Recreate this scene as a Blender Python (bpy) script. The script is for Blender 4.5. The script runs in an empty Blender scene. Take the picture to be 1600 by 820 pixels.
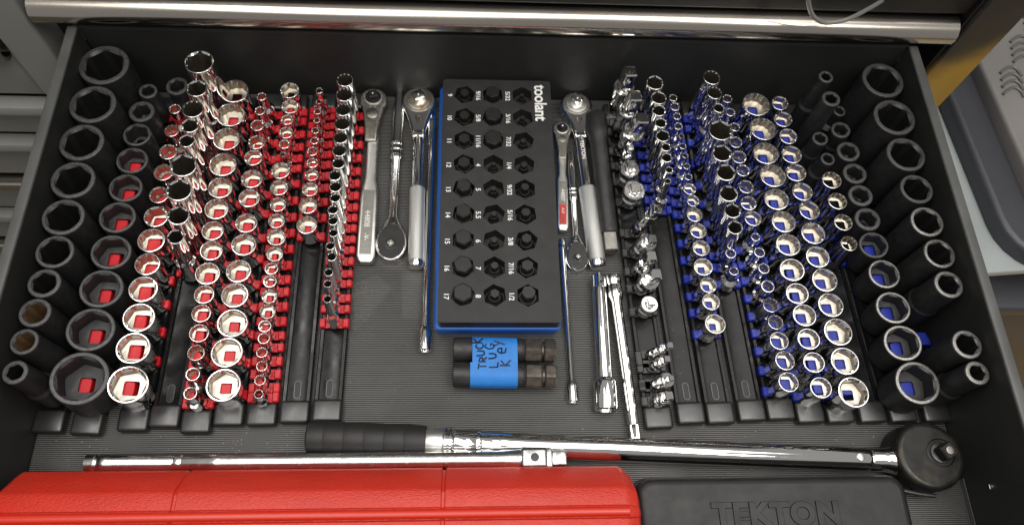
import bpy, bmesh, math, random
from mathutils import Vector, Matrix
random.seed(7)
SC = bpy.context.scene
COL = SC.collection
MM = 0.001
PI = math.pi

# ------------------------------------------------------------------ camera
cam = bpy.data.cameras.new('camera')
cam.sensor_fit = 'HORIZONTAL'
cam.sensor_width = 36.0
cam.lens = 1171.785 / 1600.0 * 36.0
cam.clip_start = 0.02
cam.clip_end = 50.0
camo = bpy.data.objects.new('camera', cam)
COL.objects.link(camo)
FW = Vector((0.05858951, 0.41609771, -0.90743042))
UP = Vector((-0.00595925, 0.90912151, 0.41648838))
RT = Vector((0.99826437, -0.01899425, 0.05574461))
m = Matrix.Identity(4)
for i in range(3):
    m[i][0] = RT[i]; m[i][1] = UP[i]; m[i][2] = -FW[i]
m[0][3], m[1][3], m[2][3] = 0.0, 0.0, 0.67
camo.matrix_world = m
SC.camera = camo

# ------------------------------------------------------------------ light
w = bpy.data.worlds.new('World'); SC.world = w; w.use_nodes = True
bg = w.node_tree.nodes['Background']
bg.inputs['Color'].default_value = (1.0, 0.98, 0.95, 1)
bg.inputs['Strength'].default_value = 0.22

def area(name, loc, sx, sy, energy, color, target):
    l = bpy.data.lights.new(name, 'AREA'); l.shape = 'RECTANGLE'; l.size = sx; l.size_y = sy
    l.energy = energy; l.color = color
    o = bpy.data.objects.new(name, l); COL.objects.link(o); o.location = loc
    d = Vector(target) - Vector(loc)
    o.rotation_euler = d.to_track_quat('-Z', 'Y').to_euler()
    return o
# wide soft lamp added in place of ceiling bounce, and two bright tubes below the ceiling
area('ceiling_bounce_light', (0.12, 0.10, 2.3), 3.2, 1.5, 35, (1.0, 0.97, 0.925), (0, 0.25, 0))
area('tube_light', (-0.75, 0.55, 2.1), 1.25, 0.22, 7, (1.0, 0.97, 0.92), (-0.05, 0.3, 0))
area('tube_light', (0.95, -0.35, 2.1), 0.2, 1.2, 10, (1.0, 0.95, 0.88), (0.1, 0.3, 0))

vs = SC.view_settings
vs.view_transform = 'Standard'; vs.look = 'None'; vs.exposure = 0.45; vs.gamma = 1.0
SC.cycles.use_denoising = True
SC.cycles.max_bounces = 10
SC.cycles.glossy_bounces = 8
SC.cycles.transparent_max_bounces = 8
SC.cycles.sample_clamp_indirect = 6.0
SC.cycles.blur_glossy = 0.3

# ------------------------------------------------------------------ materials
def mat(name, col, rough=0.5, metal=0.0, var=0.0, vscale=60.0, bump=0.0, bscale=400.0, rvar=0.0, col2=None, c2scale=30.0, c2lo=0.5, c2hi=0.65, coat=0.0, spec=0.5, stretch=None, bdist=0.0006):
    mt = bpy.data.materials.new(name); mt.use_nodes = True
    nt = mt.node_tree; nd = nt.nodes; ln = nt.links
    b = nd['Principled BSDF']
    b.inputs['Base Color'].default_value = (*col, 1); b.inputs['Roughness'].default_value = rough
    b.inputs['Metallic'].default_value = metal; b.inputs['Specular IOR Level'].default_value = spec
    b.inputs['Coat Weight'].default_value = coat
    tc = nd.new('ShaderNodeTexCoord'); geo = nd.new('ShaderNodeNewGeometry')
    src = geo.outputs['Position']
    if stretch:
        mp = nd.new('ShaderNodeMapping'); mp.inputs['Scale'].default_value = stretch
        ln.new(src, mp.inputs['Vector']); src = mp.outputs['Vector']
    def noise(sc, det=4.0):
        n = nd.new('ShaderNodeTexNoise'); n.inputs['Scale'].default_value = sc; n.inputs['Detail'].default_value = det
        ln.new(src, n.inputs['Vector']); return n
    colsock = None
    if var > 0:
        n = noise(vscale); mr = nd.new('ShaderNodeMapRange')
        mr.inputs['From Min'].default_value = 0.3; mr.inputs['From Max'].default_value = 0.7
        mr.inputs['To Min'].default_value = 1 - var; mr.inputs['To Max'].default_value = 1 + var
        ln.new(n.outputs['Fac'], mr.inputs['Value'])
        mx = nd.new('ShaderNodeVectorMath'); mx.operation = 'SCALE'
        mx.inputs[0].default_value = col; ln.new(mr.outputs['Result'], mx.inputs['Scale'])
        colsock = mx.outputs['Vector']
    if col2:
        n = noise(c2scale, 6.0); rp = nd.new('ShaderNodeMapRange')
        rp.inputs['From Min'].default_value = c2lo; rp.inputs['From Max'].default_value = c2hi
        ln.new(n.outputs['Fac'], rp.inputs['Value'])
        mx = nd.new('ShaderNodeMix'); mx.data_type = 'RGBA'
        ln.new(rp.outputs['Result'], mx.inputs['Factor'])
        if colsock: ln.new(colsock, mx.inputs['A'])
        else: mx.inputs['A'].default_value = (*col, 1)
        mx.inputs['B'].default_value = (*col2, 1)
        colsock = mx.outputs['Result']
    if colsock: ln.new(colsock, b.inputs['Base Color'])
    if rvar > 0:
        n = noise(vscale * 1.7, 6.0); mr = nd.new('ShaderNodeMapRange')
        mr.inputs['From Min'].default_value = 0.3; mr.inputs['From Max'].default_value = 0.7
        mr.inputs['To Min'].default_value = max(0.02, rough - rvar); mr.inputs['To Max'].default_value = rough + rvar
        ln.new(n.outputs['Fac'], mr.inputs['Value']); ln.new(mr.outputs['Result'], b.inputs['Roughness'])
    if bump > 0:
        n = noise(bscale, 3.0); bp = nd.new('ShaderNodeBump'); bp.inputs['Strength'].default_value = bump
        bp.inputs['Distance'].default_value = bdist
        ln.new(n.outputs['Fac'], bp.inputs['Height']); ln.new(bp.outputs['Normal'], b.inputs['Normal'])
    return mt

M = {}
M['chrome'] = mat('polished_chrome', (0.86, 0.855, 0.84), 0.07, 1.0, rvar=0.04, vscale=160)
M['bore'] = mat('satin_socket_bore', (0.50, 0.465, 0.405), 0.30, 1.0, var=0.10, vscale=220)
M['satin'] = mat('satin_steel', (0.74, 0.74, 0.71), 0.36, 1.0, var=0.05, vscale=150, rvar=0.06)
M['satin_dark'] = mat('dull_grey_steel', (0.33, 0.32, 0.29), 0.42, 1.0, var=0.15, vscale=300, rvar=0.1)
M['impact'] = mat('black_phosphate_steel', (0.027, 0.027, 0.0275), 0.46, 0.25, var=0.25, vscale=120, bump=0.25, bscale=1400, rvar=0.08)
M['impact_rim'] = mat('worn_highlit_black_rim', (0.062, 0.062, 0.063), 0.42, 0.3, var=0.3, vscale=400, rvar=0.1)  # lighter rim: wear and bevel highlight both put into the colour
M['impact_worn_lit'] = mat('bright_worn_lit_rim', (0.24, 0.235, 0.225), 0.33, 0.8, var=0.3, vscale=500, rvar=0.1)  # brighter rim: wear plus the highlight of the lit edge, as colour
M['impact_rust'] = mat('rusted_socket_bore', (0.12, 0.07, 0.035), 0.6, 0.2, var=0.35, vscale=500)
M['rail'] = mat('black_rail_plastic', (0.007, 0.007, 0.0075), 0.22, 0.0, var=0.2, vscale=40, rvar=0.08, spec=0.25)
M['cap'] = mat('black_cap_plastic', (0.016, 0.016, 0.0165), 0.34, 0.0, bump=0.15, bscale=900, rvar=0.06, spec=0.9)
M['red_clip'] = mat('red_clip_plastic', (0.52, 0.010, 0.018), 0.38, 0.0)
M['blue_clip'] = mat('blue_clip_plastic', (0.006, 0.019, 0.27), 0.38, 0.0)
M['black_clip'] = mat('black_clip_plastic', (0.02, 0.02, 0.02), 0.35, 0.0)
M['drawer'] = mat('charcoal_powder_coat', (0.022, 0.0225, 0.022), 0.5, 0.0, var=0.15, vscale=12, bump=0.12, bscale=1500, rvar=0.06, spec=0.35)
M['rim'] = mat('drawer_edge_paint', (0.075, 0.077, 0.075), 0.42, 0.0, var=0.2, vscale=30)
M['liner'] = mat('ribbed_rubber_liner', (0.088, 0.088, 0.084), 0.42, 0.0, var=0.22, vscale=14, rvar=0.06)
M['foam'] = mat('black_foam', (0.017, 0.017, 0.0165), 0.55, 0.0, var=0.3, vscale=60, bump=0.35, bscale=1600)
M['tray_blue'] = mat('blue_tray_plastic', (0.01, 0.10, 0.42), 0.35, 0.0)
M['bit'] = mat('black_bit_steel', (0.020, 0.020, 0.020), 0.38, 0.3, var=0.2, vscale=300, rvar=0.06)
M['print_white'] = mat('white_print', (0.82, 0.82, 0.80), 0.5)
M['ink'] = mat('black_marker_ink', (0.012, 0.010, 0.016), 0.5)
M['tape_blue'] = mat('blue_masking_tape', (0.02, 0.19, 0.58), 0.55, 0.0, var=0.10, vscale=70, bump=0.4, bscale=900)
M['oldsteel'] = mat('worn_hex_steel', (0.12, 0.105, 0.09), 0.38, 0.7, var=0.4, vscale=160, col2=(0.36, 0.2, 0.07), c2scale=140, c2lo=0.66, c2hi=0.74)
M['redcase'] = mat('red_moulded_plastic', (0.53, 0.027, 0.013), 0.45, 0.0, var=0.06, vscale=60, bump=0.9, bdist=0.0007, bscale=900, rvar=0.05, stretch=(0.45, 1, 1))
M['redcase_smooth'] = mat('red_smooth_seam', (0.58, 0.030, 0.014), 0.32, 0.0)
M['blackcase'] = mat('black_moulded_plastic', (0.011, 0.011, 0.011), 0.52, 0.0, var=0.15, vscale=50, bump=0.2, bscale=900, rvar=0.06)
M['grip'] = mat('black_rubber_grip', (0.015, 0.015, 0.015), 0.55, 0.0, var=0.2, vscale=50)
M['head_black'] = mat('black_wrench_head', (0.020, 0.020, 0.019), 0.36, 0.5, var=0.3, vscale=90, rvar=0.1, col2=(0.05, 0.038, 0.024), c2scale=60, c2lo=0.55, c2hi=0.75)
M['brass'] = mat('stained_ratchet_plate', (0.62, 0.60, 0.54), 0.32, 1.0, var=0.12, vscale=200, col2=(0.50, 0.24, 0.045), c2scale=130, c2lo=0.53, c2hi=0.68)
M['panel'] = mat('etched_grey_panel', (0.24, 0.24, 0.22), 0.5, 1.0, var=0.12, vscale=260)
M['chrome_rim'] = mat('bevelled_chrome_rim', (0.93, 0.925, 0.91), 0.14, 1.0)
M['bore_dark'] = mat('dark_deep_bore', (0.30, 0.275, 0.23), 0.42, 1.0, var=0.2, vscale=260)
M['mid_steel'] = mat('brushed_mid_steel', (0.46, 0.455, 0.44), 0.26, 1.0, var=0.1, vscale=200, rvar=0.06)
M['bar_steel'] = mat('polished_bar_steel', (0.80, 0.795, 0.78), 0.22, 1.0, var=0.05, vscale=120, rvar=0.06)
M['impact_bore'] = mat('dark_bore_steel', (0.010, 0.010, 0.010), 0.5, 0.2, var=0.2, vscale=200)  # darker than the outer steel, used in deep impact bores
M['pin'] = mat('brushed_pin', (0.6, 0.6, 0.58), 0.3, 1.0)
M['dark_plate'] = mat('dark_ratchet_plate', (0.03, 0.03, 0.03), 0.28, 0.3, var=0.2, vscale=200)
M['red_paint'] = mat('worn_red_paint', (0.5, 0.05, 0.04), 0.45, 0.0, var=0.25, vscale=400)
M['cab_grey'] = mat('grey_cabinet_paint', (0.21, 0.208, 0.195), 0.42, 0.0, var=0.07, vscale=9, rvar=0.05)
M['cab_black'] = mat('black_cabinet_paint', (0.008, 0.008, 0.008), 0.45, 0.0, var=0.15, vscale=10, rvar=0.05)
M['stile_gloss'] = mat('glossy_charcoal_paint', (0.02, 0.02, 0.02), 0.20, 0.0, rvar=0.06, vscale=20, spec=0.8)
def gradient_stile():
    mt = mat('charcoal_stile_with_yellow_gradient', (0.024, 0.024, 0.023), 0.3, 0.0, rvar=0.06, vscale=20, spec=0.6)
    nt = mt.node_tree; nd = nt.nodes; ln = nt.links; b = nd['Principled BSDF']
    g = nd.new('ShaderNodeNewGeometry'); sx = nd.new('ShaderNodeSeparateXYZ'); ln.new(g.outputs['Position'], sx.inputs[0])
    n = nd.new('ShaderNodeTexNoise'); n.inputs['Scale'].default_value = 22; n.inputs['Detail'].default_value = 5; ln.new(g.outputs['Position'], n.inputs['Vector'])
    # base colour blends to yellow on the lower, outer part of the post
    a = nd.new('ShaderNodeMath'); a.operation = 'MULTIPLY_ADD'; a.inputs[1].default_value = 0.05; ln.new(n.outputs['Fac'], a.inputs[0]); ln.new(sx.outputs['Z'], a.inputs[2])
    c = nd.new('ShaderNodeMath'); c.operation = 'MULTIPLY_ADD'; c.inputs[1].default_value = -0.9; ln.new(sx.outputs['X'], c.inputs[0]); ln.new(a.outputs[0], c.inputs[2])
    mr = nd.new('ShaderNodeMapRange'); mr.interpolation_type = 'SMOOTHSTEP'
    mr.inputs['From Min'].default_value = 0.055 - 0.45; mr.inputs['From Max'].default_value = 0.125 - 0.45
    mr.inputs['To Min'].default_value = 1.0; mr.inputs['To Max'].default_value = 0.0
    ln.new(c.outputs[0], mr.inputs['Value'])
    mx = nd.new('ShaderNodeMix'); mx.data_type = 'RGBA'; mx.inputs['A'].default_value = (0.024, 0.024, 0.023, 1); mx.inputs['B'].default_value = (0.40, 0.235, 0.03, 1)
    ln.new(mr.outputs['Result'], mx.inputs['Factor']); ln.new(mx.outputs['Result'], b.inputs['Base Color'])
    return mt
M['stile_gloss'] = gradient_stile()
M['bright_trim'] = mat('bright_handle_trim', (0.52, 0.48, 0.43), 0.2, 1.0, rvar=0.05, vscale=20, stretch=(0.1, 1, 1))
M['tote'] = mat('translucent_white_tote', (0.34, 0.37, 0.37), 0.28, 0.0, var=0.15, vscale=8)
M['lid'] = mat('slate_tote_lid', (0.045, 0.046, 0.055), 0.4, 0.0, var=0.12, vscale=10)
M['lidtop'] = mat('grey_lid_panel', (0.20, 0.19, 0.18), 0.42, 0.0, var=0.10, vscale=10)
M['lid_mark'] = mat('dark_lid_relief', (0.12, 0.12, 0.12), 0.4, 0.0)
M['tile'] = mat('tan_floor_tile', (0.60, 0.40, 0.17), 0.36, 0.0, var=0.22, vscale=12, rvar=0.08)
M['grout'] = mat('dark_grout', (0.09, 0.075, 0.055), 0.7, 0.0)
M['cable'] = mat('grey_cable_sheath', (0.20, 0.20, 0.185), 0.25, 0.0)
M['crumb'] = mat('pale_crumbs', (0.7, 0.69, 0.64), 0.4, 0.0)

# knurled steel: fine diamond relief
def knurl_mat():
    mt = bpy.data.materials.new('knurled_steel'); mt.use_nodes = True; nt = mt.node_tree; nd = nt.nodes; ln = nt.links
    b = nd['Principled BSDF']; b.inputs['Base Color'].default_value = (0.74, 0.745, 0.72, 1); b.inputs['Metallic'].default_value = 1; b.inputs['Roughness'].default_value = 0.42
    g = nd.new('ShaderNodeTexCoord'); hs = []
    for ang in (0.8, -0.8):
        mp = nd.new('ShaderNodeMapping'); mp.inputs['Rotation'].default_value = (0, 0, ang)
        ln.new(g.outputs['Object'], mp.inputs['Vector'])
        wv = nd.new('ShaderNodeTexWave'); wv.inputs['Scale'].default_value = 240; ln.new(mp.outputs['Vector'], wv.inputs['Vector']); hs.append(wv)
    mx = nd.new('ShaderNodeMath'); mx.operation = 'MULTIPLY'
    ln.new(hs[0].outputs['Fac'], mx.inputs[0]); ln.new(hs[1].outputs['Fac'], mx.inputs[1])
    bp = nd.new('ShaderNodeBump'); bp.inputs['Strength'].default_value = 0.8; bp.inputs['Distance'].default_value = 0.0006
    ln.new(mx.outputs[0], bp.inputs['Height']); ln.new(bp.outputs['Normal'], b.inputs['Normal'])
    return mt
M['knurl'] = knurl_mat()

# clear tape: thin film
def film_mat():
    mt = bpy.data.materials.new('clear_tape_film'); mt.use_nodes = True; nt = mt.node_tree; nd = nt.nodes; ln = nt.links
    b = nd['Principled BSDF']; b.inputs['Base Color'].default_value = (0.55, 0.56, 0.53, 1); b.inputs['Roughness'].default_value = 0.22
    t = nd.new('ShaderNodeBsdfTransparent'); mx = nd.new('ShaderNodeMixShader'); mx.inputs[0].default_value = 0.022
    ln.new(t.outputs[0], mx.inputs[1]); ln.new(b.outputs[0], mx.inputs[2]); ln.new(mx.outputs[0], nd['Material Output'].inputs['Surface'])
    return mt
M['film'] = film_mat()

# ------------------------------------------------------------------ mesh builder (mm in, metres out)
def rad(shape, r, th):
    if shape == 'c': return r
    d = math.degrees(th)
    if shape == 'h':
        return min(r / math.cos(math.radians(((d + 30) % 60) - 30)), r * 1.125)
    if shape == 't':
        a = r / math.cos(math.radians(((d + 30) % 60) - 30)); c = r / math.cos(math.radians((d % 60) - 30))
        return min(max(a, c), r * 1.135)
    if shape == 's':
        return min(r / max(abs(math.cos(th)), abs(math.sin(th))), r * 1.30)
    return r

class MB:
    def __init__(s): s.v = []; s.f = []; s.m = []
    def add(s, vs, fs, mi=0):
        o = len(s.v); s.v += [tuple(p) for p in vs]
        for f in fs: s.f.append(tuple(o + i for i in f)); s.m.append(mi)
    def rings(s, rings, mis=None, cap0=True, cap1=True, flip=False):
        n = len(rings[0]); o = len(s.v)
        for r in rings: s.v += [tuple(p) for p in r]
        for k in range(len(rings) - 1):
            mi = mis[k] if mis else 0
            for i in range(n):
                j = (i + 1) % n
                q = (o + k*n + i, o + k*n + j, o + (k+1)*n + j, o + (k+1)*n + i)
                s.f.append(q if not flip else q[::-1]); s.m.append(mi)
        if cap0: s.f.append(tuple(o + i for i in range(n))[::-1]); s.m.append(mis[0] if mis else 0)
        if cap1:
            b = o + (len(rings)-1)*n; s.f.append(tuple(b + i for i in range(n))); s.m.append(mis[-1] if mis else 0)
    # turned / broached bar: profile of (t, r, shape) along p0 -> p1 (t in mm)
    def lathe(s, prof, p0, axis=(0, 0, 1), n=24, rot=0.0, mis=None, cap0=True, cap1=True):
        ax = Vector(axis).normalized()
        u = Vector((1, 0, 0)) if abs(ax.x) < 0.9 else Vector((0, 1, 0))
        u = (u - ax * u.dot(ax)).normalized(); v = ax.cross(u); p0 = Vector(p0)
        rr = []
        for e in prof:
            t, r = e[0], e[1]; sh = e[2] if len(e) > 2 else 'c'
            rg = []
            for i in range(n):
                th = 2*PI*i/n; q = rad(sh, r, th - (e[3] if len(e) > 3 else 0.0)); a = th + rot
                rg.append(p0 + ax*t + u*(q*math.cos(a)) + v*(q*math.sin(a)))
            rr.append(rg)
        s.rings(rr, mis, cap0, cap1)
    # lofted bar lying along a path: sections (x, y, z, width, height, power)
    def loft(s, secs, n=16, mis=None):
        rr = []
        for k, (x, y, z, wd, ht, pw) in enumerate(secs):
            a = Vector(secs[max(0, k-1)][:2]); b = Vector(secs[min(len(secs)-1, k+1)][:2])
            d = (b - a); d = d.normalized() if d.length > 1e-6 else Vector((0, 1))
            side = Vector((d.y, -d.x)); rg = []
            for i in range(n):
                th = 2*PI*(i+0.5)/n; c, q = math.cos(th), math.sin(th)
                cx = math.copysign(abs(c)**(2.0/pw), c)*wd/2; cz = math.copysign(abs(q)**(2.0/pw), q)*ht/2
                rg.append((x + side.x*cx, y + side.y*cx, z + cz))
            rr.append(rg)
        s.rings(rr[::-1] if False else rr, mis, True, True, flip=True)
    def box(s, x0, x1, y0, y1, z0, z1, mi=0):
        vs = [(x0,y0,z0),(x1,y0,z0),(x1,y1,z0),(x0,y1,z0),(x0,y0,z1),(x1,y0,z1),(x1,y1,z1),(x0,y1,z1)]
        s.add(vs, [(0,3,2,1),(4,5,6,7),(0,1,5,4),(1,2,6,5),(2,3,7,6),(3,0,4,7)], mi)
    # box with rounded (bevelled) edges
    def rbox(s, x0, x1, y0, y1, z0, z1, r=1.0, seg=2, mi=0):
        bm = bmesh.new(); bmesh.ops.create_cube(bm, size=1.0)
        for v in bm.verts:
            v.co = ((x0+x1)/2 + v.co.x*(x1-x0), (y0+y1)/2 + v.co.y*(y1-y0), (z0+z1)/2 + v.co.z*(z1-z0))
        bmesh.ops.bevel(bm, geom=bm.edges[:], offset=r, segments=seg, profile=0.5, affect='EDGES', clamp_overlap=True)
        bm.verts.index_update()
        s.add([v.co[:] for v in bm.verts], [[v.index for v in f.verts] for f in bm.faces], mi); bm.free()
    # upright prism over a plan outline, with rounded top edge
    def plate(s, pts, z0, z1, b=1.0, seg=3, mi=0, mtop=None, draft=0.0):
        n = len(pts); P = [Vector(p) for p in pts]
        area2 = sum(P[i].x*P[(i+1) % n].y - P[(i+1) % n].x*P[i].y for i in range(n))
        if area2 < 0: P.reverse()
        nm = []
        for i in range(n):
            a = (P[i] - P[i-1]).normalized(); c = (P[(i+1) % n] - P[i]).normalized()
            t = a + c; t = t.normalized() if t.length > 1e-6 else a
            k = max(0.35, math.sqrt(max(0, (1 + a.dot(c))/2)))
            nm.append(Vector((t.y, -t.x))/k)
        rr = [[(P[i].x - nm[i].x*draft, P[i].y - nm[i].y*draft, z0) for i in range(n)]]
        for k in range(seg + 1):
            a = PI/2*k/seg; off = b*(1 - math.cos(a)); z = z1 - b + b*math.sin(a)
            rr.append([(P[i].x - nm[i].x*off, P[i].y - nm[i].y*off, z) for i in range(n)])
        s.rings(rr, [mi]*(seg + 1), True, False)
        s.add(rr[-1], [tuple(range(n))], mi if mtop is None else mtop)
    def tube(s, path, r, n=8, closed=False):
        P = [Vector(p) for p in path]; rr = []
        for k in range(len(P)):
            d = (P[min(k+1, len(P)-1)] - P[max(0, k-1)]).normalized()
            u = Vector((0, 0, 1)) if abs(d.z) < 0.9 else Vector((1, 0, 0))
            u = (u - d*u.dot(d)).normalized(); v = d.cross(u)
            rr.append([P[k] + u*(r*math.cos(2*PI*i/n)) + v*(r*math.sin(2*PI*i/n)) for i in range(n)])
        s.rings(rr)
    def mesh(s, name, mats, ang=35):
        me = bpy.data.meshes.new(name)
        me.from_pydata([(x*MM, y*MM, z*MM) for x, y, z in s.v], [], s.f)
        for mt in mats: me.materials.append(M[mt])
        me.polygons.foreach_set('material_index', s.m)
        me.polygons.foreach_set('use_smooth', [True]*len(s.f))
        me.update()
        me.set_sharp_from_angle(angle=math.radians(ang))
        return me
    def build(s, name, mats, parent=None, ang=35, loc=None):
        if isinstance(mats, str): mats = [mats]
        o = bpy.data.objects.new(name, s.mesh(name, mats, ang)); COL.objects.link(o)
        if loc: o.location = [c*MM for c in loc]
        if parent: o.parent = parent
        return o

def empty(name, loc=(0, 0, 0), rz=0.0):
    o = bpy.data.objects.new(name, None); COL.objects.link(o)
    o.location = [c*MM for c in loc]; o.rotation_euler = (0, 0, rz); o.empty_display_size = 0.02
    return o
def tag(o, label, cat, group=None):
    o['label'] = label; o['category'] = cat
    if group: o['group'] = group
    return o
def struct(o): o['kind'] = 'structure'; return o
def stuff(o): o['kind'] = 'stuff'; return o
def place(mesh, name, parent=None, loc=(0, 0, 0)):
    o = bpy.data.objects.new(name, mesh); COL.objects.link(o); o.location = [c*MM for c in loc]
    if parent: o.parent = parent
    return o
ORD = ['', 'first', 'second', 'third', 'fourth', 'fifth', 'sixth', 'seventh', 'eighth', 'ninth', 'tenth', 'eleventh', 'twelfth', 'thirteenth',
       'fourteenth', 'fifteenth', 'sixteenth', 'seventeenth', 'eighteenth', 'nineteenth', 'twentieth', 'twenty-first', 'twenty-second', 'twenty-third']

def text(name, body, mt, parent, loc, size, rz, extrude=0.15, bold=0.0, spacing=1.0, align='CENTER', bevel=0.0, xscale=1.0):
    cu = bpy.data.curves.new(name, 'FONT'); cu.body = body; cu.size = size*MM; cu.extrude = extrude*MM; cu.offset = bold*MM
    cu.align_x = align; cu.align_y = 'CENTER'; cu.space_character = spacing; cu.bevel_depth = bevel*MM; cu.resolution_u = 4
    t = bpy.data.objects.new(name + '_src', cu); COL.objects.link(t)
    dg = bpy.context.evaluated_depsgraph_get(); me = bpy.data.meshes.new_from_object(t.evaluated_get(dg))
    me.name = name; bpy.data.objects.remove(t); bpy.data.curves.remove(cu)
    me.materials.clear(); me.materials.append(M[mt])
    o = bpy.data.objects.new(name, me); COL.objects.link(o)
    o.location = [c*MM for c in loc]; o.rotation_euler = (0, 0, rz); o.scale = (xscale, 1, 1)
    if parent: o.parent = parent
    return o

# ------------------------------------------------------------------ drawer (open, pulled out of the cabinet)
XL, XR, YB, YF, WH = -369.5, 442.0, 504.0, 26.0, 98.6
dr = struct(empty('drawer', (36, 265, 0))); dr['label'] = 'open charcoal steel tool drawer holding all the sockets'
def dpart(name, mb, mats, parent=None, ang=35):
    o = mb.build(name, mats, None, ang); p = parent or dr
    o.parent = p; o.matrix_parent_inverse = Matrix.Translation(-Vector((36, 265, 0))*MM) if p is dr else Matrix.Identity(4)
    return o
b = MB(); b.box(XL-8, XR+8, YF-8, YB+8, -4, -2); dpart('floor_panel', b, 'drawer')
# side walls: sheet with folded hem on top
for nm, x0, x1, sgn in (('side_wall', XL-8, XL, 1), ('side_wall', XR, XR+8, -1)):
    b = MB(); b.rbox(x0, x1, YF, YB, -2, WH-3, 0.8, 1); sw = dpart(nm, b, 'drawer')
    b = MB(); b.rbox(x0-0.8, x1+0.8, YF, YB+0.5, WH-3.2, WH+0.6, 1.8, 3); dpart('hem', b, 'rim')
b = MB(); b.rbox(XL, XR, YB, YB+6, -2, WH-2.2, 0.8, 1); dpart('back_wall', b, 'drawer')
b = MB(); b.rbox(XL, XR, YB-0.6, YB+6.4, WH-2, WH+0.2, 0.9, 2); dpart('hem', b, 'drawer')
b = MB(); b.rbox(XL, XR, YF-6, YF, -2, WH-2, 1.5, 2); dpart('front_wall', b, 'drawer')
# screw heads on the right wall
for (y, z) in ((84, 40), (452, 42)):
    b = MB(); b.lathe([(0, 2.6), (0.8, 2.6), (1.5, 1.8), (1.8, 0.6)], (XR-0.1, y, z), (-1, 0, 0), 14)
    b.box(XR-2.2, XR-1.7, y-2, y+2, z-0.25, z+0.25); dpart('screw', b, 'pin')

# ------------------------------------------------------------------ ribbed rubber liner: every rib is relief
b = MB(); pitch = 1.72; y = YF + 2; z0, z1 = -1.9, 1.0
xa, xb = XL + 1, XR - 1
vs = []; fs = []
while y < YB - 2:
    o = len(vs)
    for (yy, zz) in ((y, z0), (y + 0.34*pitch, z0), (y + 0.42*pitch, z1), (y + 0.92*pitch, z1), (y + pitch, z0)):
        vs += [(xa, yy, zz), (xb, yy, zz)]
    for k in range(4): fs.append((o+2*k, o+2*k+1, o+2*k+3, o+2*k+2))
    y += pitch
b.add(vs, fs)
b.box(xa, xb, YF+2, YB-2, -2.0, -1.95)
ln_ = b.build('drawer_liner', 'liner', None, 20)
tag(ln_, 'grey ribbed rubber liner covering the drawer bottom', 'liner')
b = MB(); b.rbox(XR-1.0, XR-0.2, 30, 96, -0.5, 7, 0.3, 1); b.build('curled_edge', 'rim', ln_)

# ------------------------------------------------------------------ cabinet behind the drawer
cab = tag(empty('tool_cabinet', (40, 560, -720)), 'dark tool cabinet with grey drawer bank behind the open drawer', 'cabinet')
OFF = Matrix.Translation(-Vector((40, 560, -720))*MM)
def cpart(name, mb, mats, parent=None, ang=35):
    o = mb.build(name, mats, None, ang); o.parent = parent or cab
    if parent is None: o.matrix_parent_inverse = OFF
    return o
# carcass and opening
b = MB(); b.box(-1000, 560, 900, 905, -720, 420); cpart('back_panel', b, 'cab_black')
b = MB(); b.box(-412, 487, 545, 900, 96, 99); cpart('shelf_panel', b, 'cab_black')
b = MB(); b.box(-412, 487, 540, 900, -30, -27); cpart('shelf_panel', b, 'cab_black')
# drawer slides on both sides
for x in (-392, 463):
    b = MB(); b.rbox(x-9, x+9, 150, 860, 18, 58, 2, 2); b.rbox(x-4, x+4, 120, 860, 28, 48, 2, 2); cpart('drawer_slide', b, 'cab_black')
# stiles
b = MB(); b.rbox(-453, -412, 506, 540, -720, 420, 3, 3); cpart('stile', b, 'cab_grey')
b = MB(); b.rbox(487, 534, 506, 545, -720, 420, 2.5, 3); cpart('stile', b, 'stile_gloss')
b = MB(); b.box(483.5, 486.6, 510, 545, -720, 420); cpart('stile_return', b, 'cab_black')
b = MB(); b.box(534.4, 536, 510, 900, -720, 420); cpart('side_panel', b, 'cab_black')
# front of the drawer below the open one
b = MB(); b.rbox(-409, 484, 508, 530, -140, -34, 2, 2); lo = cpart('drawer_front', b, 'cab_grey')
b = MB(); b.rbox(-409, 484, 508, 530, -260, -146, 2, 2); cpart('drawer_front', b, 'cab_grey')
# drawer above: black front and full width bright pull
for z0, z1, mt in ((133, 262, 'cab_black'), (268, 420, 'cab_black')):
    b = MB(); b.rbox(-410, 485, 514, 534, z0, z1, 2, 2); uf = cpart('drawer_front', b, mt)
    zc = z0 - 20
    prof = [(520, zc+14), (511, zc+13.2), (504.5, zc+10), (500.5, zc+5), (499, zc-1), (500.5, zc-7), (505, zc-12), (513, zc-14.5), (515, zc-12), (507, zc-8.5), (503.5, zc-4), (503, zc+1), (506, zc+6.5), (512, zc+9.5), (520, zc+10)]
    b = MB(); b.rings([[(x, yy, zz) for yy, zz in prof] for x in (-404, 480)], None, True, True, flip=False)
    h = b.build('handle', 'bright_trim', uf, 40)
    if z0 == 133:
        b = MB(); b.rbox(-300, 420, 515, 520, 141, 144, 0.8, 1); b.build('label_strip', 'cab_black', uf)
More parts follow.
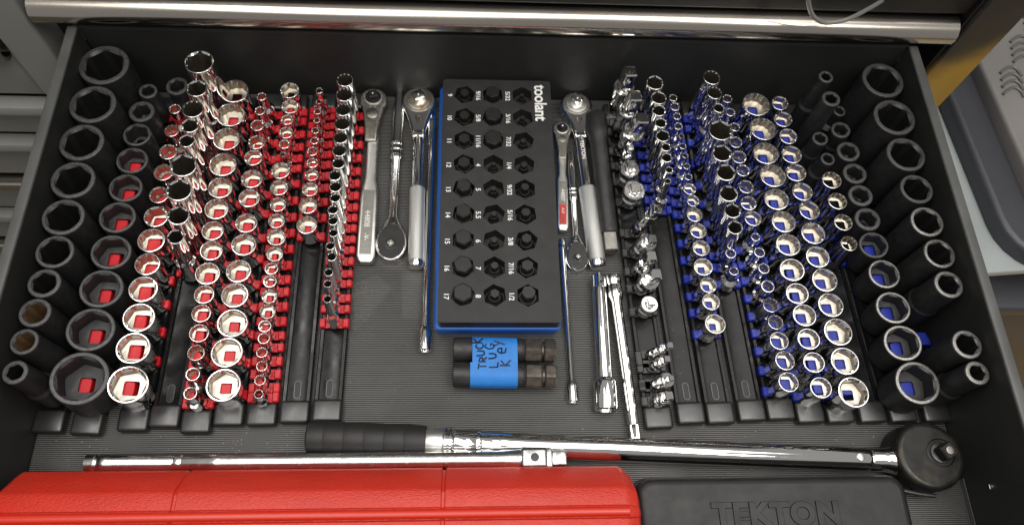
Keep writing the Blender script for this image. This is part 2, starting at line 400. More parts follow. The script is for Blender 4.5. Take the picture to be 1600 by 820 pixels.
# neighbouring drawer bank, left
zs = [(-19, 70), (-92, -23), (-184, -96), (-273, -188), (-366, -277), (-461, -370), (-590, -465), (-715, -594)]
for i, (z0, z1) in enumerate(zs):
    b = MB(); b.rbox(-990, -456, 512, 530, z0, z1-22, 2, 2); df = cpart('drawer_front', b, 'cab_grey')
    zc = z1 - 24
    prof = [(516, zc+20), (507, zc+22), (500, zc+19), (497, zc+12), (499, zc+5), (505, zc), (514, zc-1), (514, zc+2), (506, zc+4), (502, zc+8), (501, zc+13), (504, zc+17), (516, zc+17)]
    b = MB(); b.rings([[(x, yy, zz) for yy, zz in prof] for x in (-988, -458)]); b.build('handle', 'bright_trim' if i in (0, 3, 5, 6) else 'cab_grey', df, 40)
b = MB(); b.rbox(-990, -456, 512, 530, 76, 200, 2, 2); cpart('drawer_front', b, 'cab_black')
b = MB(); b.box(-1000, -413, 534, 538, -720, 420); cpart('face_panel', b, 'cab_black')

# ------------------------------------------------------------------ room floor and the totes beyond the right wall
fl = MB(); fl.box(-2500, 2500, -1500, 2500, -740, -726)
flo = struct(fl.build('floor', 'grout')); flo['label'] = 'tan tiled workshop floor right of the drawer'
tl = MB(); tl.rbox(-73, 73, -148, 148, 0, 8, 2.5, 2); tm = tl.mesh('tile', ['tile'])
rt2 = math.radians(40)
for i in range(-4, 9):
    for j in range(-3, 4):
        lx = i*150 + (75 if j % 2 else 0); ly = j*300
        x = 980 + lx*math.cos(rt2) - ly*math.sin(rt2); yy = 330 + lx*math.sin(rt2) + ly*math.cos(rt2)
        o = place(tm, 'tile', flo, (x, yy, -728 + random.uniform(-0.6, 0.6))); o.rotation_euler = (0, 0, rt2)

# dark crate carrying the lidded tote
ct = tag(empty('dark_crate', (860, 640, -726)), 'low dark grey crate under the lidded tote, right of the drawer', 'crate')
b = MB(); b.rbox(-290, 290, -296, 420, 0, 500, 10, 3); b.build('box', 'lid', ct)
b = MB(); b.rbox(-296, 296, -304, 426, 502, 528, 6, 3); b.build('rim', 'lid', ct)
# slate tote with raised, embossed lid panel
st = tag(empty('lidded_storage_tote', (648, 348, -726), math.radians(4.5)), 'pale storage tote under a slate lid with embossed leaf marks', 'storage tote')
def rrect(x0, x1, y0, y1, r, n=6):
    out = []
    for cx, cy, a0 in ((x1-r, y0+r, -90), (x1-r, y1-r, 0), (x0+r, y1-r, 90), (x0+r, y0+r, 180)):
        for k in range(n+1):
            a = math.radians(a0 + 90*k/n); out.append((cx + r*math.cos(a), cy + r*math.sin(a)))
    return out
b = MB(); b.plate(rrect(16, 500, 16, 700, 60), 530, 602, 1, 2, draft=22); b.build('tub', 'tote', st)
b = MB(); b.plate(rrect(-120, 505, 8, 700, 40), 590, 601, 3, 3); b.build('flange', 'tote', st)
b = MB(); b.plate(rrect(0, 520, 0, 720, 70), 603, 626, 8, 4); ld = b.build('lid', 'lid', st)
b = MB(); b.plate(rrect(44, 476, 52, 668, 26), 626, 646, 5, 3); b.build('raised_panel', 'lidtop', ld)
for (cx, cy) in ((78, 250), (112, 300), (150, 352), (100, 420)):
    for k in range(4):
        b = MB(); pts = [(cx - 14 + 9*t - k*3 + 18*math.sin(t*1.1)*0.6, cy + 16 - k*11 + 10*math.sin(t*PI*0.5) , 647) for t in [i/6*2.4 for i in range(7)]]
        b.tube(pts, 2.2, 6); b.build('leaf_mark', 'lid_mark', ld)

# cable loop hanging in front of the upper pull
b = MB()
pts = [(262, 500, 440), (268, 494, 330), (282, 489, 240), (293, 488, 198), (303, 488, 173), (312, 488, 158), (320, 488, 150), (331, 488, 145), (343, 488, 147), (352, 488, 152), (362, 488, 163), (371, 488, 176), (377, 488, 194), (388, 489, 240), (398, 494, 330), (402, 500, 440)]
sm = []
for i in range(len(pts)-1):
    p0, p1, p2, p3 = [Vector(pts[max(0, min(len(pts)-1, i+d))]) for d in (-1, 0, 1, 2)]
    for t in [k/5 for k in range(5)]:
        sm.append(0.5*((2*p1) + (p2-p0)*t + (2*p0-5*p1+4*p2-p3)*t*t + (-p0+3*p1-3*p2+p3)*t**3))
sm.append(Vector(pts[-1]))
b.tube(sm, 2.1, 10)
tag(b.build('cable_loop', 'cable'), 'thin grey cable loop hanging over the bright drawer pull', 'cable')

# ------------------------------------------------------------------ socket rails
# letter: (x at y=150, x at y=490, clip material, post size, side, count from that side)
RAILS = {
 'A': (-357, -350, 'red_clip', 12.7, 'left', 1), 'B': (-325, -316, 'red_clip', 12.7, 'left', 2), 'C': (-287, -288, 'red_clip', 12.7, 'left', 3),
 'D': (-261, -257, 'red_clip', 12.7, 'left', 4), 'E': (-234, -236, 'red_clip', 9.5, 'left', 5), 'F': (-207, -208, 'red_clip', 9.5, 'left', 6),
 'G': (-179, -183, 'red_clip', 6.35, 'left', 7), 'H': (-151, -153, 'red_clip', 6.35, 'left', 8), 'I': (-123, -122, 'red_clip', 6.35, 'left', 9),
 'J': (171, 157, 'black_clip', 6.35, 'right', 10), 'K': (201, 187, 'blue_clip', 6.35, 'right', 9), 'L': (228, 214, 'blue_clip', 6.35, 'right', 8),
 'M': (257, 243, 'blue_clip', 9.5, 'right', 7), 'N': (284, 271, 'blue_clip', 9.5, 'right', 6), 'O': (311, 298, 'blue_clip', 9.5, 'right', 5),
 'P': (339, 325, 'blue_clip', 9.5, 'right', 4), 'Q': (369, 353, 'blue_clip', 9.5, 'right', 3), 'R': (398, 382, 'blue_clip', 12.7, 'right', 2),
 'S': (430, 417, 'blue_clip', 12.7, 'right', 1)}
def railx(k, y):
    a, b_, *_ = RAILS[k]; return a + (b_ - a)*(y - 150)/340.0
def where(k):
    s, n = RAILS[k][4], RAILS[k][5]
    return 'nearest the %s wall' % s if n == 1 else '%s from the %s wall' % (ORD[n], s)
RLEN = 316.0
def rail_mesh(L):
    b = MB()   # base channel with two raised lips, a central slot floor and a hanging hole
    prof = [(-12.5, 0.6), (12.5, 0.6), (12.5, 6.0), (11.6, 7.4), (9.0, 7.4), (8.4, 6.6), (8.4, 5.0), (5.2, 4.6), (-5.2, 4.6), (-8.4, 5.0), (-8.4, 6.6), (-9.0, 7.4), (-11.6, 7.4), (-12.5, 6.0)]
    b.rings([[(x, yy, z) for x, z in prof] for yy in (0, L)], None, True, True, flip=True)
    return b.mesh('channel', ['rail'], 30)
RM = rail_mesh(RLEN)
bb = MB(); bb.rbox(-12.9, 12.9, -18, 2.5, 0.4, 11.0, 3.0, 3); CAPM = bb.mesh('end_cap', ['cap'], 40)
bb = MB()
for i in range(24):
    pass
SLOT = None
def slot_mesh():
    b = MB(); n = 20; outer = []; inner = []
    for i in range(n):
        a = 2*PI*i/n; cy = 5 if math.sin(a) > 0 else -5
        outer.append((3.2*math.cos(a), cy + 3.2*math.sin(a))); inner.append((2.4*math.cos(a), cy + 2.4*math.sin(a)))
    rr = [[(x, y, 4.5) for x, y in outer], [(x, y, 5.3) for x, y in outer], [(x, y, 5.3) for x, y in inner], [(x, y, 4.7) for x, y in inner]]
    b.rings(rr, [0, 0, 1], True, True); return b.mesh('slot_rim', ['cap', 'ink'], 30)
SLOTM = slot_mesh()
CLIPS = {}
def clip_mesh(mt, post, round_post, plate_l, ph=9.6):
    ph = max(6.0, round(ph)); plate_l = round(plate_l*2)/2
    key = (mt, post, round_post, plate_l, ph)
    if key in CLIPS: return CLIPS[key]
    b = MB(); h = plate_l/2
    b.box(-12.0, 12.0, -h, h, 7.5, 9.2)
    for s in (-1, 1):
        b.rbox(min(s*7.6, s*13.6), max(s*7.6, s*13.6), -h, h, 5.2, 11.4, 1.0, 1)
    if post:
        b.lathe([(0, post/2*1.0, 's' if not round_post else 'c'), (ph - 0.5, post/2*1.0, 's' if not round_post else 'c'), (ph, post/2*0.93, 's' if not round_post else 'c')], (0, 0, 9.2), (0, 0, 1), 16)
    CLIPS[key] = b.mesh('clip', [mt], 30); return CLIPS[key]
RAILO = {}
for k, (x0, x1, cm, post, side, n) in RAILS.items():
    colr = {'red_clip': 'red', 'blue_clip': 'blue', 'black_clip': 'black'}[cm]
    rz = -math.atan2(x1 - x0, 340.0)
    # small differences in how far each rail is pushed in
    dy = {'A': -4, 'B': -6, 'C': -3, 'D': 0, 'E': -5, 'F': 1, 'G': 1, 'H': 3, 'I': 4, 'J': -4, 'K': 0, 'L': 0, 'M': 2, 'N': 3, 'O': 0, 'P': 0, 'Q': 0, 'R': 0, 'S': 0}[k]
    r = empty('socket_rail', (x0, 163 + dy, 0), rz); RAILO[k] = (r, rz, 163 + dy)
    tag(r, 'black socket rail with %s clips, %s' % (colr, where(k)), 'socket rail', 'socket rails standing in the drawer')
    place(RM, 'channel', r); place(CAPM, 'end_cap', r)
    e = place(CAPM, 'end_cap', r, (0, RLEN, 0)); e.rotation_euler = (0, 0, PI)
    place(SLOTM, 'slot_rim', r, (0, 13, 0))
def add_clip(k, y, post=True, round_post=False, pl=9.0, ph=9.6):
    r, rz, yb = RAILO[k]; cm, ps = RAILS[k][2], RAILS[k][3]
    ly = (y - yb)/math.cos(rz)
    ly = max(7, min(RLEN - 6, ly))
    place(clip_mesh(cm, ps if post else 0, round_post, pl, ph), 'clip', r, (0, ly, 0))

# ------------------------------------------------------------------ sockets (x, y, rim diameter, height) in mm, front of the column first
SOCK = {
    'A': [(-354.9, 174.3, 19.6, 70), (-354, 199.5, 22, 70), (-351.6, 224.2, 25, 70), (-350.4, 250.3, 26, 70), (-348.5, 279.2, 30.5, 70), (-348.9, 312.3, 34.8, 70), (-348.9, 349.3, 37.3, 70), (-349.9, 388.6, 38.8, 70), (-348.8, 430.5, 41.6, 70), (-347.9, 476.3, 45.8, 70)],
    'B': [(-317.2, 176.4, 45.6, 46), (-317.1, 218.5, 39.3, 46), (-315.8, 255.8, 36.2, 46), (-314.6, 290.7, 33.9, 46), (-315.9, 325.2, 32.3, 46), (-314.4, 355.8, 30, 46), (-314.2, 385.4, 28.1, 46), (-315, 414, 25.3, 46), (-315.5, 440.5, 24.1, 46), (-313.8, 464.8, 17.5, 46)],
    'C': [(-280.1, 172.6, 31.7, 40), (-281.9, 204.1, 29.2, 40), (-282.2, 231.4, 28, 40), (-283.3, 257.9, 24.6, 40), (-284, 281.8, 21.6, 40), (-284.8, 305.3, 23.9, 40), (-284.8, 329.4, 21.6, 40), (-286.1, 352.1, 17.8, 40), (-286.2, 376.3, 18, 40), (-285.7, 399, 17.1, 40), (-286.3, 423, 14.2, 40), (-287.5, 448.5, 11.9, 40)],
    'D': [(-248, 290.4, 13.9, 78), (-249.1, 310.7, 18.2, 78), (-252.4, 335.6, 21.8, 78), (-252.8, 360.8, 23.3, 78), (-254.1, 386.4, 13.8, 78), (-253.6, 403, 15.7, 78), (-253.9, 421.4, 19.4, 78), (-254, 444.6, 19.1, 78), (-256.3, 475.6, 27.4, 78)],
    'E': [(-230, 165.9, 11, 36), (-230.5, 182.3, 11.8, 36), (-230.7, 201, 14.2, 36), (-230.9, 218.6, 16.5, 36), (-231.8, 236.8, 16.7, 36), (-232, 254.5, 17.5, 36), (-231.9, 274.6, 21.7, 36), (-231.9, 297.4, 20, 36), (-233.6, 317.5, 19.9, 36), (-233.4, 340.1, 22.6, 36), (-233.1, 362.7, 23.2, 36), (-234.2, 388.1, 25.7, 36), (-234.8, 417.1, 25.8, 36), (-234.8, 445.6, 27.8, 36), (-234.9, 474.3, 28.2, 36)],
    'F': [(-204.8, 173.4, 28.5, 34), (-205.8, 202, 26.8, 34), (-204.6, 228.7, 26.2, 34), (-206, 254.8, 24.4, 34), (-205.8, 278.1, 23, 34), (-204.6, 304.4, 22.2, 34), (-205.1, 326.7, 20.1, 34), (-205.8, 353.2, 19.8, 34), (-206, 374.1, 20.1, 34), (-207.4, 397.7, 17.9, 34), (-206.5, 415.3, 16.2, 34), (-208.2, 435, 13.6, 34), (-207.6, 452.5, 10.8, 34), (-208, 469.6, 10.3, 34)],
    'G': [(-176.2, 167.2, 8.1, 28), (-176.6, 179.4, 9.7, 28), (-176.5, 191.8, 9.7, 28), (-177.9, 203.9, 9.8, 28), (-177.8, 216.7, 11.2, 28), (-178.2, 228, 12.1, 28), (-177.4, 241.8, 14.2, 28), (-177.5, 256.3, 13.8, 28), (-178.6, 270.8, 12.7, 28), (-178.7, 283.5, 12.8, 28), (-177.5, 298.3, 15.3, 28), (-177.8, 315.4, 17.2, 28), (-179.6, 332.4, 15.6, 28), (-180.2, 349.9, 15.5, 28), (-181, 368.3, 17.2, 28), (-181.8, 387.4, 18.9, 28), (-181.4, 405.6, 6.3, 28), (-181.4, 417.5, 11.1, 28), (-180.9, 431.1, 14, 28), (-181.6, 446.6, 12.8, 28), (-180.4, 462.7, 17.4, 28), (-182.9, 482.5, 19.9, 28)],
    'H': [(-151.5, 328.9, 19.2, 27), (-152.3, 349.5, 17.6, 27), (-152.1, 367.3, 15.7, 27), (-151.7, 383.4, 13.6, 27), (-152.4, 397.2, 11.9, 27), (-153.6, 410.4, 11.1, 27), (-152.8, 422.8, 8.9, 27), (-153, 434.8, 8.1, 27), (-152.4, 446.9, 7.1, 27), (-152.8, 457.8, 7.8, 27), (-152.5, 470, 6.5, 27), (-153.4, 483.6, 7.9, 27)],
    'I': [(-119.1, 240.2, 7.5, 62), (-120, 254.2, 7.4, 62), (-120.1, 265, 8.1, 62), (-118.8, 279.8, 8.9, 62), (-120.8, 290.1, 8.4, 62), (-119.3, 303, 8.5, 62), (-120.5, 314.9, 9.1, 62), (-121.4, 326.2, 9.8, 62), (-120.3, 338.4, 9.8, 62), (-121, 350.1, 11.7, 62), (-122.5, 361.9, 11.7, 62), (-120.3, 375, 12.1, 62), (-120.5, 388.9, 13.1, 62), (-120.6, 403.2, 13.5, 62), (-120, 418.8, 14.9, 62), (-120.3, 434.9, 14.7, 62), (-120.6, 452.6, 16.1, 62), (-121.2, 470.2, 16.3, 62)],
    'K': [(187.8, 361.7, 6.5, 60), (190.7, 373.8, 7.8, 60), (189.7, 387.7, 11.3, 60), (190.3, 399.6, 10.3, 60), (188.5, 412.5, 14, 60), (188.2, 427.7, 12.5, 60), (187.8, 442.3, 14.2, 60), (189.1, 457.6, 16.3, 60), (187.1, 476.3, 17.8, 60)],
    'L': [(225.1, 229.7, 19.2, 30), (224, 251.4, 17.1, 30), (223.6, 268.1, 16.4, 30), (221.1, 286.6, 18.1, 30), (221.6, 306.4, 16.8, 30), (221, 324.9, 16.6, 30), (219.7, 342.3, 15.9, 30), (220, 357.6, 13.2, 30), (218.4, 370.9, 13.3, 30), (218.7, 384.9, 8.3, 30), (218.5, 397.1, 7.7, 30), (218.4, 409.6, 7.1, 30), (217.1, 421, 7.8, 30), (217, 433.1, 6.5, 30), (215.2, 445.2, 9.2, 30), (215.3, 457.6, 9.3, 30), (214.4, 469.7, 10.7, 30), (213.8, 480.8, 9.4, 30)],
    'M': [(248.4, 280.8, 9, 34), (248, 298.9, 10.3, 34), (244, 311, 14.1, 64), (244.2, 328.3, 15.4, 64), (243.1, 346.6, 17.4, 64), (243.7, 369.6, 18.5, 64), (242.9, 391.1, 19, 64), (244.9, 417.3, 23.7, 64), (247.1, 443.7, 12.3, 64), (245.1, 461.9, 15.6, 64), (244.7, 481, 18.1, 64)],
    'N': [(282.8, 174.8, 18.1, 32), (283.1, 194.4, 18.1, 32), (280.9, 213, 17.3, 32), (280.5, 230.7, 14.2, 32), (278.9, 247.6, 14.7, 32), (279.2, 266.2, 12.8, 32), (278.5, 284.5, 11.2, 32), (276.9, 301.1, 10.7, 32), (275.7, 317.5, 9.2, 32), (276.3, 337.6, 16.8, 32), (274.5, 354.6, 16.1, 32), (274.8, 373.1, 15.2, 32), (274.4, 391.9, 14.1, 32), (272.8, 407.7, 15.5, 32), (272, 425.3, 13.7, 32), (273.8, 444.1, 11.2, 32), (271.7, 462.5, 10.7, 32), (270.8, 479.5, 11.2, 32)],
    'O': [(308.2, 168.1, 19, 38), (306.3, 190.9, 19, 38), (305.6, 212.7, 20.1, 38), (306, 235.4, 22.1, 38), (303.1, 256.7, 21.2, 38), (302.6, 280.6, 23, 38), (303.5, 306.6, 23.4, 38), (303.2, 331.2, 23.4, 38), (300.5, 355.9, 24, 38), (301.3, 382.7, 26.3, 38), (298.5, 408.8, 25.7, 38), (300.2, 438.1, 27.5, 38), (298, 468.6, 29.2, 38)],
    'P': [(337.7, 164.5, 27.4, 36), (335.8, 192.7, 25.4, 36), (335.3, 220.1, 26.1, 36), (333.7, 246.2, 23.6, 36), (332.9, 271.2, 23.9, 36), (330.8, 295, 22.4, 36), (331.2, 320.1, 23.4, 36), (332.2, 345.2, 22.5, 36), (329, 366, 22.1, 36), (326.5, 388, 21.1, 36), (325.9, 409.1, 21.3, 36), (326.2, 430.9, 19, 36), (324.5, 451.9, 19.2, 36), (324.6, 472, 18.1, 36)],
    'Q': [(359.7, 305.4, 15.7, 44), (358.8, 327.9, 17.8, 44), (357.9, 351.1, 18.6, 44), (356.9, 374.8, 19.5, 44), (357.9, 399.2, 14.7, 44), (354.8, 423.4, 16.2, 44), (353, 443.9, 18.1, 82), (353.1, 470.4, 14.6, 82)],
    'R': [(395.2, 171.6, 38.8, 40), (390.8, 208.4, 33.7, 40), (389.9, 242.3, 31.4, 40), (389.3, 275.9, 29.4, 40), (386, 306, 27.4, 40), (386.1, 333.8, 24.8, 40), (384.9, 360.1, 23.9, 40), (384.5, 385.2, 23.6, 40), (383.3, 410.9, 23.3, 40), (380.8, 437.1, 19.7, 40), (384.3, 460.7, 13.3, 40)],
    'S': [(429.2, 171.1, 20.8, 72), (427.3, 196.2, 25.8, 72), (426.1, 251.9, 26.1, 72), (425.7, 282.2, 28.9, 72), (422.3, 314.6, 30.7, 72), (421, 349.2, 31, 72), (420.1, 387.5, 37.5, 72), (419, 430.5, 41.4, 72), (417.8, 475.8, 42.4, 72)],
}
# style: drive base diameter, points, deep, black impact, noun
STYLE = {
 'A': (29, 'h', True, True, 'tall black impact socket'), 'B': (29, 'h', False, True, 'short black impact socket'),
 'C': (22.5, 'h', False, False, 'chrome socket'), 'D': (22.5, 'h', True, False, 'deep chrome socket'),
 'E': (16.8, 't', False, False, 'twelve-point chrome socket'), 'F': (16.8, 'h', False, False, 'six-point chrome socket'),
 'G': (12.2, 'h', False, False, 'small chrome socket'), 'H': (12.0, 'h', False, False, 'tiny chrome socket'),
 'I': (12.0, 't', True, False, 'slim deep chrome socket'), 'K': (12.0, 'h', True, False, 'slim deep chrome socket'),
 'L': (12.0, 'h', False, False, 'small chrome socket'), 'M': (17.0, 'h', True, False, 'deep chrome socket'),
 'N': (17.0, 'h', False, False, 'six-point chrome socket'), 'O': (17.0, 't', False, False, 'twelve-point chrome socket'),
 'P': (17.0, 'h', False, False, 'shallow chrome socket'), 'Q': (19.0, 'h', True, True, 'impact socket'),
 'R': (29, 'h', False, True, 'short black impact socket'), 'S': (30, 'h', True, True, 'tall black impact socket')}
TWELVE = {('C', 4), ('C', 5), ('C', 8), ('C', 10), ('D', 6), ('H', 0), ('H', 1), ('M', 10), ('M', 9), ('N', 3), ('N', 4), ('L', 6)}
RUST = {('A', 1), ('A', 2)}
WORN_LIT = {('S', 0), ('S', 1), ('S', 2), ('S', 3), ('S', 4), ('R', 0), ('R', 1), ('R', 2), ('R', 3)}

def bore_depth(d, impact, drive):
    if impact: return 0.48*d if d > 27 else 0.72*d
    return 0.36*d + 1.0 if d*0.75 > drive*1.3 else 0.62*d + 1.0

def socket_mesh(d, h, base, pts, deep, impact, drive, rot, rim, bore):
    n = 48; R = d/2; af = (0.73 if d < 13 else 0.79)*d
    if impact: af = ((0.58 if d < 22 else 0.66 if d < 27 else 0.715) if deep else (0.62 if d < 25 else 0.74))*d
    ra = af/2; B = base/2; b = MB()
    prof = []; mis = []
    ph_ = round(rot/math.radians(7.5))*math.radians(7.5)
    def add(z, r, sh='c', mi=0):
        prof.append((z, r, sh, ph_ if sh in 'ht' else 0.0)); mis.append(mi)
    e = 0.5 if not impact else 0.9
    hb = (0.42 if deep else 0.40)*h
    if R > B*1.06:                      # head wider than the drive end
        if impact or deep:
            add(0, R*0.93, 'c'); add(1.2, R*0.985); add(h*0.5, R)
        else:
            add(0, R*0.88, 'c'); add(0.8, R*0.92); add(h*0.42, R*0.93); add(h*0.50, R*0.995)
    elif R < B*0.94:                    # small head on a full-size drive end
        add(0, B*0.95); add(0.8, B); add(hb, B); add(hb + min(3.5, (B-R)*0.9 + 0.8), R*1.03)
    else:
        add(0, B*0.95); add(0.8, B); add(h*0.5, (B+R)/2)
    add(h - 1.6*e - 0.6, R); add(h - 1.6*e, R)
    for q in range(1, 7):
        a = PI/2*q/6; add(h - 1.6*e + 1.6*e*math.sin(a), R - 1.1*e*(1 - math.cos(a)), mi=1)
    cr = ra*1.13
    add(h, max(cr + 0.25, cr*1.02), 'c', 1)
    add(h - (cr*0.10 + 0.3), ra, pts, 1)                    # lead-in chamfer to the broach
    zf = h*0.30 if deep else h - bore_depth(d, impact, drive)
    add(zf + 1.0, ra*0.995, pts, 2)
    dr_ = drive/2*1.04
    if ra > dr_*1.25:
        add(zf, ra*0.97, pts, 2)
        add(zf - 0.4, dr_*0.95, 's', 2); add(0.2, dr_*0.95, 's', 2)
    else:
        rb = ra*0.80
        add(zf - 0.5, rb*1.05, 'c', 2); add(zf - 4 if zf > 8 else zf*0.5, rb, 'c', 2); add(zf*0.4, rb, 'c', 2)
    # mis list is per ring; face band k uses the material of its upper ring
    mb = mis[1:]
    b.lathe(prof, (0, 0, 0), (0, 0, 1), n, 0.0, mb, False, False)
    outer = 'impact' if impact else 'chrome'
    return b.mesh('socket', [outer, rim, bore], 24)

for k, rows in SOCK.items():
    base0, pts0, deep0, imp0, noun0 = STYLE[k]; drive = RAILS[k][3]
    N = len(rows)
    for i, (x, y, d, h) in enumerate(rows):
        gaps = []
        if i > 0: gaps.append(math.hypot(y - rows[i-1][1], x - rows[i-1][0]))
        if i < N-1: gaps.append(math.hypot(rows[i+1][1] - y, rows[i+1][0] - x))
        # keep neighbours from touching
        f = 1.0
        for j, g in ((i-1, 0), (i+1, 0)):
            if 0 <= j < N:
                g = math.hypot(rows[j][1] - y, rows[j][0] - x); f = min(f, (g - 0.3)/((d + rows[j][2])/2))
        d = d*min(1.0, max(f, 0.8)); base = min(base0, min(gaps)*0.97)
        pts, deep, imp, noun = pts0, deep0, imp0, noun0
        if (k, i) in TWELVE: pts = 't'
        if k == 'Q':
            if i <= 3: imp, pts, deep, noun = False, 't', False, 'twelve-point chrome socket'
            else: imp, pts, noun = True, 'h', ('short black impact socket' if i <= 5 else 'long slim black impact socket')
            deep = i > 5; base = 19.0 if i > 3 else 17.5
        if k == 'M' and i <= 1: deep, noun = False, 'stepped short chrome socket'
        if k == 'B' and i >= N-4: base = min(base, max(d, 19.0))
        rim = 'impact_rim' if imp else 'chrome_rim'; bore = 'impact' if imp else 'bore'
        if imp and (k, i) in WORN_LIT: rim = 'impact_worn_lit'
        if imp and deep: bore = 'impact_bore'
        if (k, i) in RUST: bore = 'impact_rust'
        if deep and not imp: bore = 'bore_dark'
        me = socket_mesh(d, h - 2, base, pts, deep, imp, drive, random.uniform(0, PI/3), rim, bore)
        o = place(me, 'socket')
        bx = railx(k, y); p0 = Vector((bx, y, 10.0)); p1 = Vector((x, y, h + 8.0))
        ax = (p1 - p0).normalized()
        o.location = p0*MM; o.rotation_euler = Vector((0, 0, 1)).rotation_difference(ax).to_euler()
        extra = ''
        if (k, i) in RUST: extra = ' with rusty bore'
        place_w = 'frontmost' if i == 0 else ('rearmost' if i == N-1 else ORD[i+1] + ' from the front')
        tag(o, '%s%s, %s on rail %s' % (noun if not extra else 'tall impact socket', extra, place_w, where(k)), 'socket', 'sockets standing on the rails')
        add_clip(k, y, True, (d*0.75 < drive*1.25), min(9.0, min(gaps)*0.72) if N > 1 else 9.0, 9.6 if deep else 6.0 if (k == 'Q' or (imp and d <= 27)) else (h - 2) - bore_depth(d, imp, drive) - 1.6)
# one more short impact socket at the back of the third rail
me = socket_mesh(21.5, 40, 21.5, 'h', False, True, 12.7, 0.3, 'impact_rim', 'impact')
o = place(me, 'socket'); o.location = (-0.289, 0.4745, 0.010)
tag(o, 'black impact socket alone behind the chrome ones, rail third from the left wall', 'socket', 'sockets standing on the rails')
add_clip('C', 474.5)
add_clip('S', 222, True)
for y in (182, 202): add_clip('J', y, False)

# ------------------------------------------------------------------ adapters and joints on the black-clip rail
def jtag(o, label, cat='drive adapter'): return tag(o, label, cat, 'adapters on the black-clip rail')
def adapter(x, y, top, name, label, d=17, sq=9.5, flange=0, body_mt='chrome', hb=None, dx=7, waist=0.8):
    bx = railx('J', y); p0 = Vector((bx, y, 10.0)); p1 = Vector((x, y, top)); ax = (p1 - p0); L = ax.length; ax.normalize()
    root = jtag(empty(name, (bx, y, 10)), label); root.rotation_euler = Vector((0, 0, 1)).rotation_difference(ax).to_euler()
    hb = hb or L*0.62; R = d/2
    prof = [(0, R*0.92), (0.8, R), (hb*0.45, R), (hb*0.52, R*waist), (hb*0.66, R*waist), (hb*0.72, R), (hb - 1, R)]
    if flange: prof = [(0, R*0.82), (0.8, R*0.88), (hb*0.4, R*0.88), (hb*0.48, R*0.7), (hb*0.6, R*0.7), (hb*0.68, flange/2*0.96), (hb - 1.0, flange/2)]
    prof += [(hb, prof[-1][1]*0.9)]
    b = MB(); b.lathe(prof, (0, 0, 0), (0, 0, 1), 32); b.build('collar', 'bar_steel' if 'disc' in name else body_mt, root)
    b = MB(); s = sq/2; b.lathe([(hb - 0.5, s*0.9, 'c'), (hb + 1.2, s*0.9, 'c'), (hb + 2.0, s, 's'), (L - 1.2, s, 's'), (L, s*0.82, 's')], (0, 0, 0), (0, 0, 1), 32, 0.12)
    b.build('drive_square', 'bar_steel' if 'disc' in name else 'chrome', root)
    b = MB(); b.lathe([(0, 1.5), (0.5, 1.3), (0.9, 0.7), (1.0, 0.1)], (s*math.sin(0.12)*0.98 , -s*math.cos(0.12)*0.98, hb + (L-hb)*0.6), (math.sin(0.12), -math.cos(0.12), 0), 10); b.build('detent_ball', 'pin', root)
    add_clip('J', y, False); return root
adapter(161.5, 484, 76, 'drive_adapter', 'tallest chrome adapter, rearmost on the black-clip rail', 20, 13, 23)
adapter(165, 457, 72, 'drive_adapter', 'second chrome adapter from the back with a square drive', 19, 13, 21)
adapter(170, 432, 70, 'drive_adapter', 'third chrome adapter from the back, wide round flange', 18, 12.7, 23)
adapter(162, 414, 44, 'drive_adapter', 'slender chrome adapter behind the two flat discs', 11, 6.3)
adapter(161, 395, 44, 'disc_adapter', 'round chrome disc adapter with small square, rear of the two discs', 19, 9.5, 19.5, hb=26)
adapter(164, 371, 40, 'disc_adapter', 'broad flat chrome disc adapter in front of the smaller disc', 20, 11, 22, hb=25)
# leaning universal joint
def ujoint(p0, p1, label):
    p0, p1 = Vector(p0), Vector(p1); ax = p1 - p0; L = ax.length
    r = jtag(empty('universal_joint', p0), label, 'universal joint'); r.rotation_euler = Vector((0, 0, 1)).rotation_difference(ax.normalized()).to_euler()
    b = MB(); b.lathe([(0, 5.4), (1, 6.0), (L*0.42, 6.0), (L*0.47, 4.6)], (0, 0, 0), (0, 0, 1), 24); b.rbox(-6, -3.2, -3.4, 3.4, L*0.44, L*0.70, 0.8, 1); b.rbox(3.2, 6, -3.4, 3.4, L*0.44, L*0.70, 0.8, 1); b.build('lower_yoke', 'chrome', r)
    b = MB(); b.rbox(-3.4, 3.4, -6, -3.2, L*0.52, L*0.78, 0.8, 1); b.rbox(-3.4, 3.4, 3.2, 6, L*0.52, L*0.78, 0.8, 1); b.rbox(-4.2, 4.2, -5.6, 5.6, L*0.76, L, 1.0, 2); b.build('upper_yoke', 'chrome', r)
    b = MB(); b.rbox(-3.0, 3.0, -3.0, 3.0, L*0.55, L*0.68, 0.8, 1); b.build('cross_block', 'satin', r)
    return r
ujoint((165, 336, 10), (180, 342, 50), 'chrome universal joint leaning right in front of the discs'); add_clip('J', 336, False)
adapter(175, 314, 42, 'disc_adapter', 'chrome disc adapter with split square just in front of the leaning joint', 17, 9, 18.5, hb=26)
adapter(171, 294, 46, 'drive_adapter', 'chrome adapter with flat square top between the two wider flanges', 15, 10.5)
adapter(174, 276, 46, 'drive_adapter', 'chrome adapter with a wide flange, fifth from the front of the black-clip rail', 18, 10.5, 20.5)
adapter(169, 252, 36, 'disc_adapter', 'short chrome adapter with round button, nearest the gap in the row', 16, 7, 17, hb=20)
adapter(181, 209, 40, 'drive_adapter', 'thin chrome adapter, rear of the small front four', 9, 6.3)
adapter(177.5, 197, 38, 'drive_adapter', 'small chrome adapter, second of the small front four', 9.5, 6.3)
adapter(180, 180, 36, 'disc_adapter', 'small chrome adapter with round head among the front four', 12, 5.0, 14, hb=22)
adapter(177, 165, 34, 'drive_adapter', 'small chrome adapter, frontmost on the black-clip rail', 12, 8)

